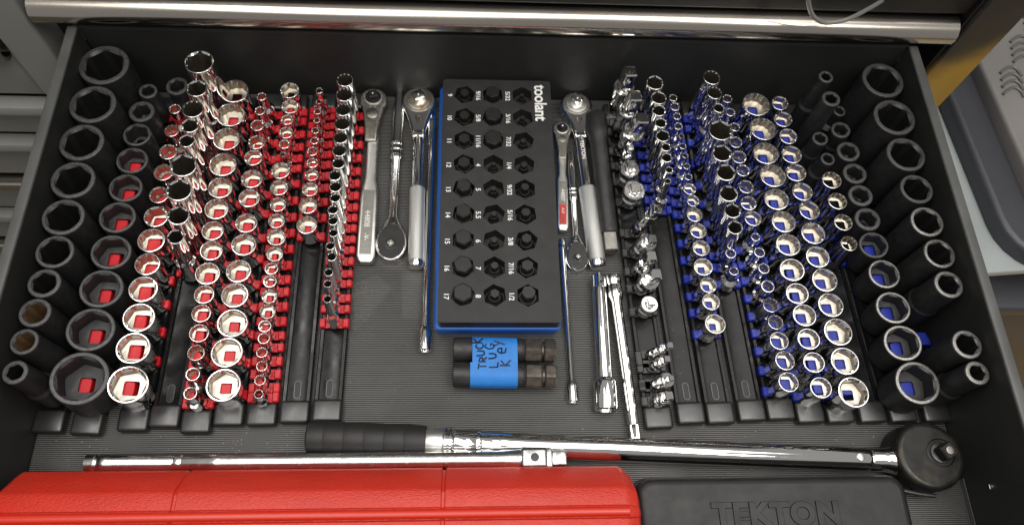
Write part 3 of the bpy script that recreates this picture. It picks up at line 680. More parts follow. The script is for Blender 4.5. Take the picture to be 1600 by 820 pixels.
# ------------------------------------------------------------------ ratchets
def teardrop(cx, cy, R, wn, ln_, sgn=-1, n=28):
    # circle head joined to a neck of width wn reaching ln_ from the centre towards sgn*y
    pts = []
    for i in range(n + 1):
        a = math.radians(-40 + 260*i/n); pts.append((cx + R*math.cos(a), cy + R*math.sin(a)*(1 if sgn < 0 else -1)))
    for t in (0.45, 0.7, 1.0):
        yy = cy + sgn*(R*0.64 + (ln_ - R*0.64)*t); wd = R*0.766*(1-t)**1.6 + wn/2*(1 - (1-t)**1.6)
        pts.append((cx - wd, yy))
    for t in (1.0, 0.7, 0.45):
        yy = cy + sgn*(R*0.64 + (ln_ - R*0.64)*t); wd = R*0.766*(1-t)**1.6 + wn/2*(1 - (1-t)**1.6)
        pts.append((cx + wd, yy))
    return pts
def oval(cx, cy, a, bb_, n=32, k=0.0):
    return [(cx + a*math.cos(2*PI*i/n)*(1 - k*math.sin(2*PI*i/n)), cy + bb_*math.sin(2*PI*i/n)) for i in range(n)]
def drive_sq(parent, x, y, z, s, h, mt='chrome', rot=0.4):
    b = MB(); b.lathe([(0, s/2, 's'), (h-0.8, s/2, 's'), (h, s/2*0.8, 's')], (x, y, z), (0, 0, 1), 24, rot); o = b.build('drive_square', mt, parent)
    c, q = math.cos(rot), math.sin(rot)
    b = MB(); b.lathe([(0, 1.2), (0.4, 1.1), (0.8, 0.4)], (x, y, z + h), (0, 0, 1), 10); b.build('detent_ball', 'pin', o)

# satin 3/8 ratchet with teardrop head
r = tag(empty('ratchet', (-100, 302, 1)), 'satin ratchet with teardrop head and sunken handle panel, leftmost of the ratchets', 'ratchet')
b = MB(); b.plate(teardrop(-1, 187, 14.6, 12, 52), 1, 14, 2.0); b.build('head', 'satin_dark', r, 30)
b = MB(); b.loft([(0.6, 148, 7, 11, 8, 4), (0.8, 140, 7, 12, 8, 4), (1, 110, 6.5, 10.8, 7.5, 4), (1, 92, 6.5, 11, 8, 4), (1.2, 82, 6.5, 15, 9, 5), (1.0, 70, 6.5, 17, 9.4, 6), (1.6, 6, 6.5, 17.8, 9.4, 6), (1.8, 2, 6.5, 15, 9, 5), (1.8, 0, 6.5, 11, 8, 4)], 24); hd = b.build('handle', 'satin', r, 40)
b = MB()
for (x0, x1, y0, y1) in ((-4.6, -4.0, 8, 78), (6.2, 6.8, 8, 78), (-4.6, 6.8, 7.4, 8), (-4.6, 6.8, 78, 78.6)): b.box(x0, x1, y0, y1, 10.8, 11.55)
b.build('panel_border', 'satin_dark', hd)
b = MB(); b.box(-4.0, 6.2, 8, 78, 11.15, 11.35); b.build('sunken_panel', 'panel', hd)
text('stamped_number', '44808', 'satin', hd, (1.0, 46, 11.5), 7.5, -PI/2, 0.3, 0.05)
text('stamped_mark', '-V-', 'satin', hd, (1.0, 26, 11.5), 6.5, -PI/2, 0.3, 0.05)
b = MB(); b.lathe([(0, 9.6), (1.2, 9.6), (1.4, 8.2), (0.2, 7.8)], (-1, 189, 13.8), (0, 0, 1), 32); b.build('retaining_ring', 'satin', r)
b = MB(); b.lathe([(0, 7.4), (0.8, 7.2)], (-1, 189, 13.8), (0, 0, 1), 28); b.build('gear_face', 'dark_plate', r)
drive_sq(r, -1, 190, 14.4, 9.0, 6, 'dark_plate', 0.25)
b = MB(); b.lathe([(0, 6.6), (0.9, 6.4), (1.2, 5.8)], (-1, 169, 13.6), (0, 0, 1), 28); b.build('reverse_disc', 'satin_dark', r)
b = MB()
for s in (-3.5, 2.0): b.lathe([(0, 1.1), (0.5, 0.9)], (s, 177.5, 13.9), (0, 0, 1), 10)
b.build('rivets', 'satin', r)

# flipped chrome ratchet (oval head towards the viewer)
def flipped(x, y_tip, y_head, a, bo, wtip, wmid, z, label, stamp, rz=0.0):
    L = y_tip - y_head
    r = tag(empty('ratchet', (x, y_head, 1), rz), label, 'ratchet')
    b = MB(); b.plate(oval(0, 0, a, bo, 36, 0.10), 0.5, z*2 - 3, 2.6, 4); b.build('head', 'chrome', r, 30)
    b = MB(); b.plate(oval(0, -0.5, a*0.86, bo*0.89, 36, 0.10), z*2 - 3.4, z*2 - 1.8, 0.7, 2); b.build('face_plate', 'dark_plate', r, 30)
    b = MB(); b.lathe([(0, a*0.45), (0.6, a*0.42), (0.8, a*0.2)], (0, -bo*0.22, z*2 - 2), (0, 0, 1), 28); b.build('drive_gear', 'dark_plate', r)
    drive_sq(r, 0, -bo*0.22, z*2 - 1.6, a*0.42, 4, 'satin_dark', 0.7)
    b = MB(); b.loft([(0, bo*0.7, z-1, a*1.5, z*1.5, 3), (0, bo*1.05, z-1, a*0.95, z*1.4, 3), (0, bo*1.35, z-1, wmid*0.72, z*1.2, 2.4), (0, L*0.52, z-1, wmid*0.70, z*1.15, 2.2),
        (0, L*0.53, z-1, wmid*0.95, z*1.35, 2.2), (0, L*0.57, z-1, wmid, z*1.4, 2.2), (0, L*0.575, z-1, wmid*0.9, z*1.3, 2.2), (0, L*0.585, z-1, wmid*0.9, z*1.3, 2.2), (0, L*0.59, z-1, wmid, z*1.4, 2.2), (0, L*0.605, z-1, wmid, z*1.4, 2.2),
        (0, L*0.61, z-1, wmid*0.88, z*1.3, 2.2), (0, L*0.62, z-1, wmid*0.88, z*1.3, 2.2), (0, L*0.625, z-1, wmid, z*1.4, 2.2), (0, L*0.64, z-1, wmid, z*1.4, 2.2),
        (0, L*0.66, z-1, wmid*0.86, z*1.3, 2.2), (0, L*0.80, z-1, wmid, z*1.3, 2.2), (0, L*0.92, z-1, wmid*0.78, z*1.2, 2.2), (0, L*0.95, z-1, wtip, z*1.0, 3), (0, L, z-1, wtip*0.9, z*0.9, 3)], 20)
    h = b.build('handle', 'chrome', r, 50)
    text('stamped_name', 'TEKTON', 'print_white', h, (0, L*0.44, z - 1 + z*0.575), wmid*0.42, -PI/2, 0.15, 0.02)
    return r
flipped(-74.5, 505, 324, 15.0, 21.0, 8.6, 13.0, 7, 'polished chrome ratchet lying face-up with oval head towards the viewer, left of the knurled one', True)
flipped(107, 431, 311, 11.4, 17.0, 6.5, 9.2, 6, 'small polished chrome ratchet with oval head, right of the bit holder', True)

# round-head ratchets with knurled grips
def roundhead(x0, y0, x1, y1, R, dneck, dgrip, ygrip, plate_mt, label, stamp=None):
    # x0,y0 head centre ; x1,y1 grip end
    L = math.hypot(x1-x0, y1-y0); rz = math.atan2(-(x0-x1), (y0-y1))
    r = tag(empty('ratchet', (x1, y1, 1), rz), label, 'ratchet')
    b = MB(); b.plate(teardrop(0, L, R, dneck*1.15, R*2.5), 1, 15, 3.0, 4); b.build('head', 'chrome', r, 40)
    g = ygrip
    b = MB(); b.lathe([(0, dneck*0.42), (g*0.2, dneck*0.42), (g, dneck*0.50), (L - R*1.7, dneck*0.52), (L - R*1.2, dneck*0.62)], (0, 2, 9), (0, 1, 0), 24); nk = b.build('neck', 'chrome', r, 50)
    q = dgrip/2
    b = MB(); b.lathe([(2.2, q*0.94), (2.8, q), (g - 3, q), (g - 1, q*0.93), (g, q*0.7)], (0, 0, 9), (0, 1, 0), 32); b.build('knurled_grip', 'knurl', r, 50)
    b = MB(); b.lathe([(-4.5, q*0.55), (-4, q*0.86), (-1.5, q*0.95), (2.0, q*0.95)], (0, 0, 9), (0, 1, 0), 32); b.build('end_cap', 'chrome', r, 50)
    b = MB(); b.lathe([(0, R*0.80), (0.8, R*0.80), (1.0, R*0.74), (0.6, R*0.72)], (0, L, 14.8), (0, 0, 1), 36); b.build('retaining_ring', 'satin_dark', r)
    b = MB(); b.lathe([(0, R*0.68), (1.4, R*0.66), (1.8, R*0.58)], (0, L, 14.8), (0, 0, 1), 36); b.build('face_plate', plate_mt, r)
    drive_sq(r, 0, L + 1.5, 16.4, R*0.62, 7, 'chrome', 0.5)
    if stamp: text('stamped_name', stamp, 'print_white', nk, (0, g + (L-g)*0.42, 9 + dneck*0.515), dneck*0.5, -PI/2, 0.15, 0.02)
    return r
roundhead(-53, 488, -50, 301, 18.6, 11.5, 15.6, 84, 'brass', 'chrome round-head ratchet with knurled grip and stained brassy face, left of bit holder')
roundhead(115, 487, 126, 302, 17.0, 11.5, 17.4, 86, 'satin', 'chrome round-head ratchet with knurled grip, right of the bit holder', 'TEKTON')

# small satin ratchet 44807
r = tag(empty('ratchet', (94, 338, 1), math.radians(-2.2)), 'small satin ratchet numbered 44807 with red stripe, against the bit holder', 'ratchet')
b = MB(); b.plate(teardrop(0, 119, 10.2, 8.4, 36), 1, 11, 1.6); b.build('head', 'satin_dark', r, 30)
b = MB(); b.loft([(0, 92, 6, 8.6, 7, 4), (0, 84, 6, 9, 7, 4), (0, 66, 6, 7.4, 6.4, 4), (0, 58, 6, 10.6, 7.4, 6), (0, 4, 6, 11, 7.4, 6), (0, 0.5, 6, 8, 6.6, 4)], 20); hd = b.build('handle', 'satin', r, 40)
b = MB(); b.box(-3.7, 3.7, 6, 56, 9.3, 9.85); b.build('sunken_panel', 'satin_dark', hd)
b = MB(); b.box(-3.6, 3.6, 7, 29, 9.5, 10.0); b.build('red_stripe', 'red_paint', hd)
text('stamped_number', '44807', 'print_white', hd, (0, 40, 10.0), 5.6, -PI/2, 0.1, 0.03)
text('stripe_mark', 'A-II', 'print_white', hd, (0, 22, 10.1), 4.2, -PI/2, 0.1, 0.0)
b = MB(); b.lathe([(0, 6.8), (0.9, 6.8), (1.1, 5.8), (0.2, 5.5)], (0, 120, 10.8), (0, 0, 1), 28); b.build('retaining_ring', 'satin', r)
b = MB(); b.lathe([(0, 5.2), (0.6, 5.0)], (0, 120, 10.8), (0, 0, 1), 24); b.build('gear_face', 'dark_plate', r)
drive_sq(r, 0, 120.5, 11.2, 6.2, 4.5, 'dark_plate', 0.3)
b = MB(); b.lathe([(0, 4.6), (0.8, 4.4), (1.0, 3.8)], (0, 107, 10.7), (0, 0, 1), 24); b.build('reverse_disc', 'satin_dark', r)

# ------------------------------------------------------------------ extensions
def extension(x0, y0, x1, y1, z, prof, name, label, mt, sq, sqlen, rz0=0.6, smt=None, cap=None):
    # socket end at p0, square end at p1 ; prof (t, r) from the socket end, mm
    v = Vector((x1-x0, y1-y0, 0)); L = v.length; v.normalize()
    r = tag(empty(name, (x0, y0, 0)), label, 'extension bar')
    n = 32; b = MB()
    pr = [(min(prof[0][1]*0.9, 9), prof[0][1]*0.48, 's'), (0.6, prof[0][1]*0.66, 's'), (0.0, prof[0][1]*0.86)] + [(t, q) for t, q in prof]
    b.lathe(pr, (0, 0, z), v, n, 0.0, None, True, True); b.build('shaft', mt, r, 40)
    b = MB(); b.lathe([(L - sqlen - 0.3, sq*0.42), (L - sqlen + 0.6, sq*0.5, 's'), (L - 1, sq*0.5, 's'), (L, sq*0.40, 's')], (0, 0, z), v, 24, rz0); q = b.build('drive_square', smt or mt, r, 40)
    return r, v, L
# thin long one left of the holder: socket end in front
r, v, L = extension(-39.5, 214, -38.6, 478, 7.2, [(0.6, 6.4), (18, 6.4), (20, 5.8), (24, 3.9), (232, 3.8), (240, 3.8), (249, 4.6), (254, 4.2)], 'extension_bar', 'thin long chrome extension bar beside the left edge of the bit holder', 'chrome', 6.2, 8)
# thin one right of the holder
extension(95.5, 166, 93, 330, 6.2, [(0.6, 5.3), (14, 5.3), (17, 4.8), (22, 2.9), (140, 2.8), (150, 3.2), (155, 3.2)], 'extension_bar', 'thin chrome extension bar at the front right corner of the bit holder', 'chrome', 5.6, 7)
# thick chrome one
r, v, L = extension(124.5, 157, 126, 290, 11, [(0.8, 10.2), (3, 10.7), (25, 10.7), (27, 10.0), (30, 7.2), (112, 6.9), (118, 6.4)], 'extension_bar', 'thick chrome extension bar with blue reflections, wide socket end forward', 'chrome', 11.0, 14)
b = MB(); b.lathe([(0, 2.0), (0.5, 1.8), (0.9, 0.8)], (1.5, 126, 16.2), (0, 0, 1), 12); b.build('detent_ball', 'pin', r)
# slanting chrome one: square end in front
r, v, L = extension(140.2, 289, 149, 131, 8.5, [(0.6, 7.4), (3, 7.7), (8, 7.7), (9, 7.2), (11, 7.2), (12, 7.7), (22, 7.6), (28, 5.6), (140, 5.4), (144, 5.0)], 'extension_bar', 'slanting satin chrome extension bar running down to the torque wrench', 'chrome', 8.4, 14, 0.2)
# black impact extension
r, v, L = extension(135, 475, 140, 313, 12.2, [(0.8, 11.2), (2, 11.8), (26, 11.8), (28, 11.4), (36, 9.4), (138, 9.2), (142, 8.2)], 'extension_bar', 'thick black impact extension bar right of the knurled ratchet', 'impact', 12.6, 20, 0.0, 'satin_dark')

# ------------------------------------------------------------------ bit socket holder
hl = tag(empty('bit_holder', (29, 366, 0)), 'black foam bit holder in a blue tray, white sizes printed beside the bits', 'bit holder')
X0, X1, Y0, Y1, ZT = -56.0, 56.0, -134.5, 134.5, 36.0
b = MB(); b.plate(rrect(X0-3.8, X1+0.8, Y0-2.2, Y1+1.0, 5), 1.2, 22.5, 2.0, 3, draft=3.0); b.build('tray', 'tray_blue', hl)
b = MB()
def hexpts(cx, cy, R, rot=0.0): return [(cx + R*math.cos(rot + i*PI/3), cy + R*math.sin(rot + i*PI/3)) for i in range(6)]
def hept(cx, cy, R, rot): return [(cx + R*math.cos(rot + i*2*PI/7), cy + R*math.sin(rot + i*2*PI/7)) for i in range(7)]
colx = (-33.5, -4.5, 26.0); pitchy = 27.9; ytop = 115.0
# foam block with real pockets: grid cells each cut by a hexagonal well
bm = bmesh.new()
outer = rrect(X0, X1, Y0, Y1, 4)
ov = [bm.verts.new((x, y, ZT)) for x, y in outer]
oe = [bm.edges.new((ov[i], ov[(i+1) % len(ov)])) for i in range(len(ov))]
wells = []
for c in range(3):
    for rr_ in range(9):
        hx = hexpts(colx[c], ytop - pitchy*rr_, 11.2, 0.25 + 0.13*((c*3 + rr_*5) % 4))
        hv = [bm.verts.new((x, y, ZT)) for x, y in hx]; wells.append(hv)
        oe += [bm.edges.new((hv[i], hv[(i+1) % 6])) for i in range(6)]
bmesh.ops.triangle_fill(bm, use_beauty=True, use_dissolve=False, edges=oe)
# drop faces that fill the wells
for f in [f for f in bm.faces if any(all(v in hv for v in f.verts) for hv in wells)]: bm.faces.remove(f)
for hv in wells:
    lo_ = [bm.verts.new((v.co.x, v.co.y, 23.2)) for v in hv]
    for i in range(6): bm.faces.new((hv[i], hv[(i+1) % 6], lo_[(i+1) % 6], lo_[i]))
    bm.faces.new(lo_)
lo_ = [bm.verts.new((v.co.x, v.co.y, 20.0)) for v in ov]
for i in range(len(ov)): bm.faces.new((ov[i], lo_[i], lo_[(i+1) % len(ov)], ov[(i+1) % len(ov)]))
bmesh.ops.recalc_face_normals(bm, faces=bm.faces[:])
for v in bm.verts: v.co *= MM
fme = bpy.data.meshes.new('foam_block'); bm.to_mesh(fme); bm.free(); fme.materials.append(M['foam']); place(fme, 'foam_block', hl)
names = [['9', '10', '11', '12', '13', '14', '15', '16', '17'], ['9/16', '5/8', '11/16', '4', '5', '5.5', '6', '7', '8'], ['5/32', '3/16', '7/32', '1/4', '9/32', '5/16', '3/8', '7/16', '1/2']]
tipd = [[8.8, 10, 11.2, 11.8, 13.6, 14.0, 15.2, 16.4, 17.2], [14, 15.6, 17.0, 4.6, 5.6, 5.8, 6.4, 7.4, 8.6], [4.6, 5.2, 6.2, 7.0, 8.0, 9.0, 9.8, 11.4, 12.8]]
for c in range(3):
    for q in range(9):
        y = ytop - pitchy*q; d = tipd[c][q]; cx = colx[c]
        text('printed_size', names[c][q], 'print_white', hl, (cx - 15.2, y - 1.0, ZT + 0.05), 6.6, -PI/2, 0.05, 0.10)
        # each bit: collar down in the well, waist, hexagonal tip
        bt = empty('hex_bit_socket', (29 + cx, 366 + y, 23.3))
        unit = 'inch' if '/' in names[c][q] else 'millimetre'
        tag(bt, 'black hex bit, %s in the %s column of the foam holder' % (('rearmost', 'second from the back', 'third from the back', 'fourth from the back', 'middle one', 'fourth from the front', 'third from the front', 'second from the front', 'frontmost')[q], ('left', 'middle', 'right')[c]), 'hex bit', 'hex bits in the foam holder')
        top = 16.5 + (2.5 if d > 12 else 0) + (0.8 if c == 2 else 0)
        if d < 7.2: top = 13.4
        b = MB(); R = 8.2 if d > 7.2 else 5.2; rc = max(d*0.60, 4.2) if d > 7.2 else d*0.6
        b.lathe([(0.2, R*0.98), (2.5, R), (3.2, R*0.93), (5.2, rc*1.02), (8.6, rc)], (0, 0, 0), (0, 0, 1), 32); b.build('collar', 'bit', bt)
        b = MB(); ht = d/2*0.97; rot = random.uniform(0, PI/3)
        b.lathe([(8.2, rc*0.9), (9.2, ht*1.0, 'h'), (top - 0.9, ht, 'h'), (top, ht*0.88, 'h')], (0, 0.4, 0), (0, 0, 1), 36, rot); b.build('hex_tip', 'bit', bt, 25)
text('printed_brand', 'toolant', 'print_white', hl, (44.5, 106.5, ZT + 0.05), 17.5, -PI/2, 0.05, 0.35, 0.96, xscale=0.92)

# ------------------------------------------------------------------ taped lug keys
pk = tag(empty('lug_key_pair', (-13, 202.5, 0)), 'two black lug keys bound with blue tape marked truck lug key', 'lug keys')
for i, (y, s) in enumerate(((11.6, 1), (-11.8, 2))):
    b = MB(); b.lathe([(5, 7.5, 'h'), (0.2, 8.2, 'h'), (0, 9.8), (0.8, 11.2), (62, 11.2), (64, 10.4), (66, 9.2)], (0, y, 12), (1, -0.02, 0), 36, 0.2*i); bd = b.build('key_body', 'impact', pk, 40)
    b = MB(); b.lathe([(65, 9.0, 'h'), (66.2, 10.2, 'h'), (79, 10.2, 'h'), (80.5, 9.4, 'h'), (81, 7.6), (82.5, 7.6), (83, 9.2, 'h'), (84, 10.0, 'h'), (92, 10.0, 'h'), (93.6, 8.6, 'h')], (0, y, 12), (1, -0.02, 0), 36, 0.12 + 0.25*i); b.build('hex_end', 'oldsteel', pk, 25)
# tape: a band round both cylinders, flat between their tops
def stadium(off, n=12):
    R = 11.2 + off; out = []
    for i in range(n+1): a = PI/2 - PI*i/n*1.0; out.append((11.6 + R*math.sin(PI/2 - a)*1.0 if False else 11.6 + R*math.cos(a), 12 + R*math.sin(a)))
    for i in range(n+1): a = -PI/2 - PI*i/n; out.append((-11.8 + R*math.cos(a), 12 + R*math.sin(a)))
    return out
def tape_band(x0, x1, off, name, seg=1):
    b = MB(); A = stadium(off); rings = []
    for x in (x0, x0, x1, x1): pass
    I = stadium(off - 0.25)
    rings = [[(x0, p[0] - 0.02*x0, p[1]) for p in I], [(x0, p[0] - 0.02*x0, p[1]) for p in A], [(x1, p[0] - 0.02*x1, p[1]) for p in A], [(x1, p[0] - 0.02*x1, p[1]) for p in I]]
    b.rings(rings, None, False, False); return b.build(name, 'tape_blue', pk, 40)
tape_band(17.5, 58, 0.55, 'blue_tape')
# second, slightly offset end of the tape
b = MB(); A = [p for p in stadium(0.9, 16) if p[1] > 8 and p[0] < -3]
A = sorted(A, key=lambda p: -p[0]); A = [(-4.0, 24.1)] + A
rg = [[(x, p[0] - 0.02*x, p[1]) for p in A] for x in (15.5, 57.6)]
n_ = len(A); vs = rg[0] + rg[1]; b.add(vs, [(i, n_+i, n_+i+1, i+1) for i in range(n_-1)])
b.build('tape_end', 'tape_blue', pk, 60)
# handwriting, strokes in (u along reading direction +y, v up = -x)
GL = {'T': [[(0, 1), (1, 1)], [(0.5, 1), (0.5, 0)]], 'r': [[(0.1, 0.9), (0.1, 0)], [(0.1, 0.9), (0.8, 0.85), (0.8, 0.5), (0.1, 0.45), (0.9, 0)]],
      'u': [[(0, 1), (0.05, 0.25), (0.35, 0), (0.75, 0.1), (0.9, 0.4), (0.9, 1)]], 'c': [[(0.9, 0.9), (0.4, 1.0), (0.05, 0.6), (0.15, 0.15), (0.5, 0), (0.95, 0.15)]],
      'K': [[(0.1, 1.1), (0.1, -0.05)], [(0.9, 1.05), (0.1, 0.5), (0.95, -0.05)]], 'L': [[(0, 1.1), (0.05, 0), (0.9, 0.05)]],
      'G': [[(0.9, 0.95), (0.4, 1.05), (0.05, 0.55), (0.2, 0.05), (0.7, 0), (0.95, 0.4), (0.55, 0.42)]],
      'e': [[(0.1, 0.5), (0.9, 0.55), (0.8, 0.95), (0.4, 1.0), (0.05, 0.6), (0.2, 0.1), (0.9, 0.05)]],
      'Y': [[(0, 1.1), (0.45, 0.5)], [(0.95, 1.15), (0.3, -0.2)]]}
def tape_z(y):
    if y > 11.6: return 12 + math.sqrt(max(0, 12.0**2 - (y - 11.6)**2))
    if y < -11.8: return 12 + math.sqrt(max(0, 12.0**2 - (y + 11.8)**2))
    return 24.0
ink = MB()
for word in ([('T', 29.5, -6.2), ('r', 29.5, 0.2), ('u', 28.0, 6.2), ('c', 27.0, 12.6), ('K', 25.8, 18.0)], [('L', 40.0, -4.6), ('u', 38.5, 3.6), ('G', 36.5, 12.2)], [('K', 50.5, -3.5), ('e', 47.5, 8.2), ('Y', 45.0, 15.0)]):
    for ch, xb_, yb_ in word:
        sz = 6.0 if ch not in 'KeYG' else 6.8
        for st_ in GL[ch]:
            pts = []
            for a, c in zip(st_, st_[1:]):
                for t in (0, 0.25, 0.5, 0.75): pts.append((a[0] + (c[0]-a[0])*t, a[1] + (c[1]-a[1])*t))
            pts.append(st_[-1])
            P3 = [(xb_ - 1.15*v*sz + 0.12*u*sz, (yb_ + u*sz*0.85)*1.0 - 4.5, tape_z((yb_ + u*sz*0.85)*1.0 - 4.5) + (0.25 if (yb_ + u*sz*0.85)*1.0 - 4.5 > -3.5 else 0.4)) for u, v in pts]
            ink.tube(P3, 0.62, 6)
ink.build('handwriting', 'ink', pk, 60)

# ------------------------------------------------------------------ torque wrench
tw = tag(empty('torque_wrench', (-136, 134.5, 0)), 'long chrome torque wrench with black rubber grip and black round head', 'torque wrench')
ax = Vector((532, -25, 0)).normalized(); zt = 16.0
def tl_(prof, nm, mt, n=32, ang=40, rot=0.0, par=None):
    b = MB(); b.lathe(prof, (0, 0, zt), ax, n, rot); return b.build(nm, mt, par or tw, ang)
pg = [(0, 11.5), (1.5, 13.6), (6, 14.2)]
for i in range(5):
    t = 14 + i*17; pg += [(t, 14.2), (t + 1.0, 13.8), (t + 2.0, 14.2)]
pg += [(97, 14.0), (101, 13.4)]
tl_(pg, 'grip', 'grip')
tl_([(100.5, 12.2), (101.5, 12.8), (115, 12.8), (116, 11.8)], 'scale_sleeve', 'satin')
tl_([(116, 11.4), (117, 12.6), (119, 12.6), (120, 11.6), (121, 12.6), (123, 12.6), (124, 11.6), (125.5, 12.4), (127, 12.0), (143, 11.8), (144, 12.5), (147, 12.5), (149, 11.4)], 'collar', 'chrome')
tl_([(149, 11.0), (163, 11.0), (164, 11.4), (166, 11.0), (174, 10.6), (200, 10.3), (486, 10.2), (489, 9.4)], 'tube', 'chrome', 36, 50)
tl_([(489.4, 9.4), (491, 10.2), (503, 10.2), (507, 11.0), (519, 14.5)], 'yoke', 'chrome', 36, 50)
e = Vector((0, 0, 0)) + ax*478
b = MB(); b.lathe([(0, 3.4), (0.7, 3.2), (0.9, 2.6)], (e.x, e.y, zt + 10.0), (0, 0, 1), 20); b.build('pivot_pin', 'pin', tw)
hx, hy = 540, -22.5
b = MB(); pts = []
for i in range(40):
    a = 2*PI*i/40; rx = 33.0; pts.append((hx - 4 + rx*math.cos(a)*(1.0 if math.cos(a) > 0 else 0.86), hy + 30*math.sin(a)))
b.plate(pts, 1.5, 31, 5.5, 5); hdw = b.build('ratchet_head', 'head_black', tw, 40)
b = MB(); b.lathe([(0, 12.4), (0.8, 12.4), (1.2, 11.6), (0.3, 11.2), (0.3, 0.2)], (hx + 7, hy + 2, 30.6), (0, 0, 1), 36); b.build('gear_ring', 'head_black', tw)
b = MB(); b.lathe([(0, 9.4), (1.0, 9.0), (1.4, 8.0)], (hx + 7, hy + 2, 30.8), (0, 0, 1), 32); b.build('gear_face', 'dark_plate', tw)
b = MB(); b.lathe([(0, 6.3, 's'), (10, 6.3, 's'), (11.2, 5.2, 's')], (hx + 8, hy + 2, 31.5), (0, 0, 1), 32, 0.5); b.build('drive_square', 'head_black', tw)
b = MB(); b.lathe([(0, 3.2), (0.4, 3.2), (0.5, 2.0), (0.2, 1.8)], (hx + 8, hy + 2, 42.7), (0, 0, 1), 20); b.build('button', 'satin_dark', tw)
b = MB(); b.loft([(hx - 30, hy - 26, 14, 4, 5, 3), (hx - 12, hy - 30, 15, 4, 5, 3), (hx + 2, hy - 32, 15, 3.4, 5, 3)], 12); b.build('reverse_lever', 'dark_plate', tw)

# ------------------------------------------------------------------ breaker bar
bk = tag(empty('breaker_bar', (-315, 114.2, 16)), 'long polished breaker bar lying against the red case', 'breaker bar')
ab = Vector((1, 0, 0)); bk.rotation_euler = Vector((1, 0, 0)).rotation_difference(Vector((400, -2.5, 16)).normalized()).to_euler()
b = MB(); b.lathe([(0, 6.0), (1, 7.8), (8, 8.0), (9, 7.0), (12, 7.0), (13, 7.6), (18, 7.6), (20, 7.0), (72, 7.1), (73, 6.6), (74, 7.1), (79, 7.1), (80, 6.6), (81, 7.1), (104, 7.2), (106, 7.6), (111, 7.6), (113, 6.9), (345, 6.9), (352, 7.6), (360, 8.2), (362, 8.2)], (0, 0, 0), ab, 32)
b.build('handle', 'bar_steel', bk, 45)
b = MB(); b.rbox(360, 383, -8.6, 8.6, -8.0, 9.0, 3.2, 3); yk = b.build('yoke', 'mid_steel', bk, 40)
b = MB(); b.lathe([(0, 3.6), (0.6, 3.5), (0.7, 2.4)], (372, 0, 8.7), (0, 0, 1), 20); b.build('hinge_hole', 'dark_plate', bk)
b = MB(); b.rbox(381, 387, -8.2, 8.2, -7.5, 8.2, 2.0, 2); b.rbox(386, 399, -6.2, 6.2, -6.2, 6.2, 2.0, 2); b.build('drive_square', 'mid_steel', bk, 40)

# ------------------------------------------------------------------ red case standing on edge
rc_ = tag(empty('red_tool_case', (-112, 62, 0)), 'red moulded plastic tool case standing on its long edge at the front', 'tool case')
prof = [(41, 0.4), (42, 40), (40, 44), (23, 63), (20.5, 64.5), (9.5, 65.2), (8.5, 65.0), (7.6, 66.6), (6, 67.4), (0.6, 67.4), (-1.0, 66.6), (-2, 65.0), (-3, 65.2), (-14, 64.5), (-17, 63), (-34, 44), (-35.5, 40), (-35, 0.4)]
def case_ring(x, inset, k=1.0):
    out = []
    for y, z in prof:
        yy = 3 + (y - 3)*(1 - inset*0.018); out.append((x, yy, max(0.4, z - inset*0.55 if z > 1 else z)))
    return out
xs = [(-251, 26), (-249, 12), (-243, 4), (-238, 0), (-111.2, 0), (-110.4, 2.2), (-108.4, 2.2), (-107.6, 0), (92.0, 0), (92.8, 2.2), (94.8, 2.2), (95.6, 0), (236, 0), (240, 2), (247, 10), (250, 24)]
b = MB(); b.rings([case_ring(x, i) for x, i in xs], None, True, True, flip=False)
rco = b.build('shell', 'redcase', rc_, 28)
b = MB(); b.rings([[(x, y, z) for y, z in [(7.2, 66), (6.4, 68.6), (5.0, 69.9), (1.5, 69.9), (0.1, 68.6), (-0.7, 66)]] for x in (-240, 238)]); b.build('seam_ridge', 'redcase_smooth', rc_, 50)

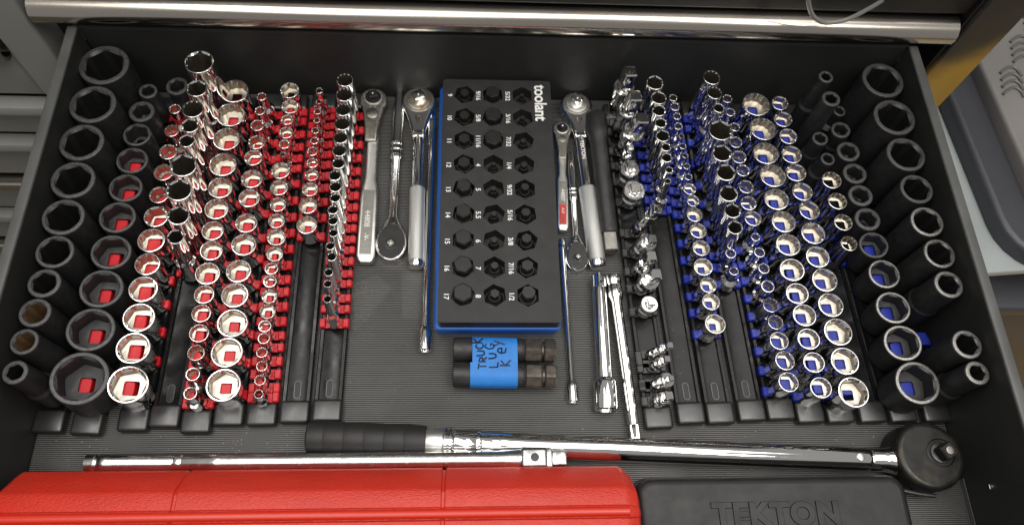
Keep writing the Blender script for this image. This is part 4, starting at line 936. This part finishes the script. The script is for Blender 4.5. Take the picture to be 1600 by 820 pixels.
# ------------------------------------------------------------------ black moulded case
kc = tag(empty('black_tool_case', (256, 58, 0)), 'black moulded tool case with raised TEKTON lettering beside the red case', 'tool case')
b = MB(); b.plate(rrect(-117, 112, -28, 37, 14, 8), 0.6, 41, 7, 5); b.build('shell', 'blackcase', kc, 40)
b = MB(); b.plate(rrect(-119, 114, -28, 39, 16, 8), 18, 22, 1.5, 2); b.build('seam_flange', 'blackcase', kc, 40)
text('raised_lettering', 'TEKTON', 'blackcase', kc, (-3, 5.5, 41.1), 24, 0.0, 0.7, 0.9, 1.08, bevel=0.5, xscale=1.06)

# ------------------------------------------------------------------ clear tape on the liner and crumbs
b = MB(); b.plate([(-112, 282), (-87, 293), (-73, 278), (-104, 235), (-109, 238), (-106, 250)], 1.15, 1.45, 0.1, 1)
tag(b.build('tape_scrap', 'film'), 'clear crooked tape scrap on the liner beside the ninth rail', 'tape scrap')
b = MB(); b.plate([(-64, 303), (-38, 303), (-40, 248), (-62, 248)], 1.15, 1.45, 0.1, 1)
tag(b.build('tape_scrap', 'film'), 'clear rectangular tape strip on the liner below the knurled ratchet', 'tape scrap')
b = MB()
def crumb(x, y, z, s):
    vs = [(x + random.uniform(-s, s), y + random.uniform(-s, s), z + random.uniform(0, s)) for _ in range(4)]
    vs = [(x - s, y, z), (x + s*0.7, y - s*0.7, z), (x + s*0.3, y + s, z), (x + random.uniform(-s, s)*0.3, y, z + s*0.9)]
    a = random.uniform(0, 6.28); vs = [(x + (p[0]-x)*math.cos(a) - (p[1]-y)*math.sin(a), y + (p[0]-x)*math.sin(a) + (p[1]-y)*math.cos(a), p[2]) for p in vs]
    b.add(vs, [(0, 2, 1), (0, 1, 3), (1, 2, 3), (2, 0, 3)])
for _ in range(170): crumb(random.uniform(-355, 420), random.triangular(98, 150, 135), 1.0, random.uniform(0.25, 0.65))
for _ in range(80): crumb(random.uniform(-110, 165), random.uniform(150, 480), 1.0, random.uniform(0.2, 0.5))
for k in 'DHIKLMPQ':
    for _ in range(16):
        y = random.uniform(172, 470); crumb(railx(k, y) + random.choice((-10.3, 10.3, -3, 4)) , y, 7.4 if random.random() < 0.6 else 5.0, random.uniform(0.2, 0.45))
cr = stuff(b.build('crumbs', 'crumb', None, 5)); cr['label'] = 'pale crumbs and chips scattered over liner and rails'
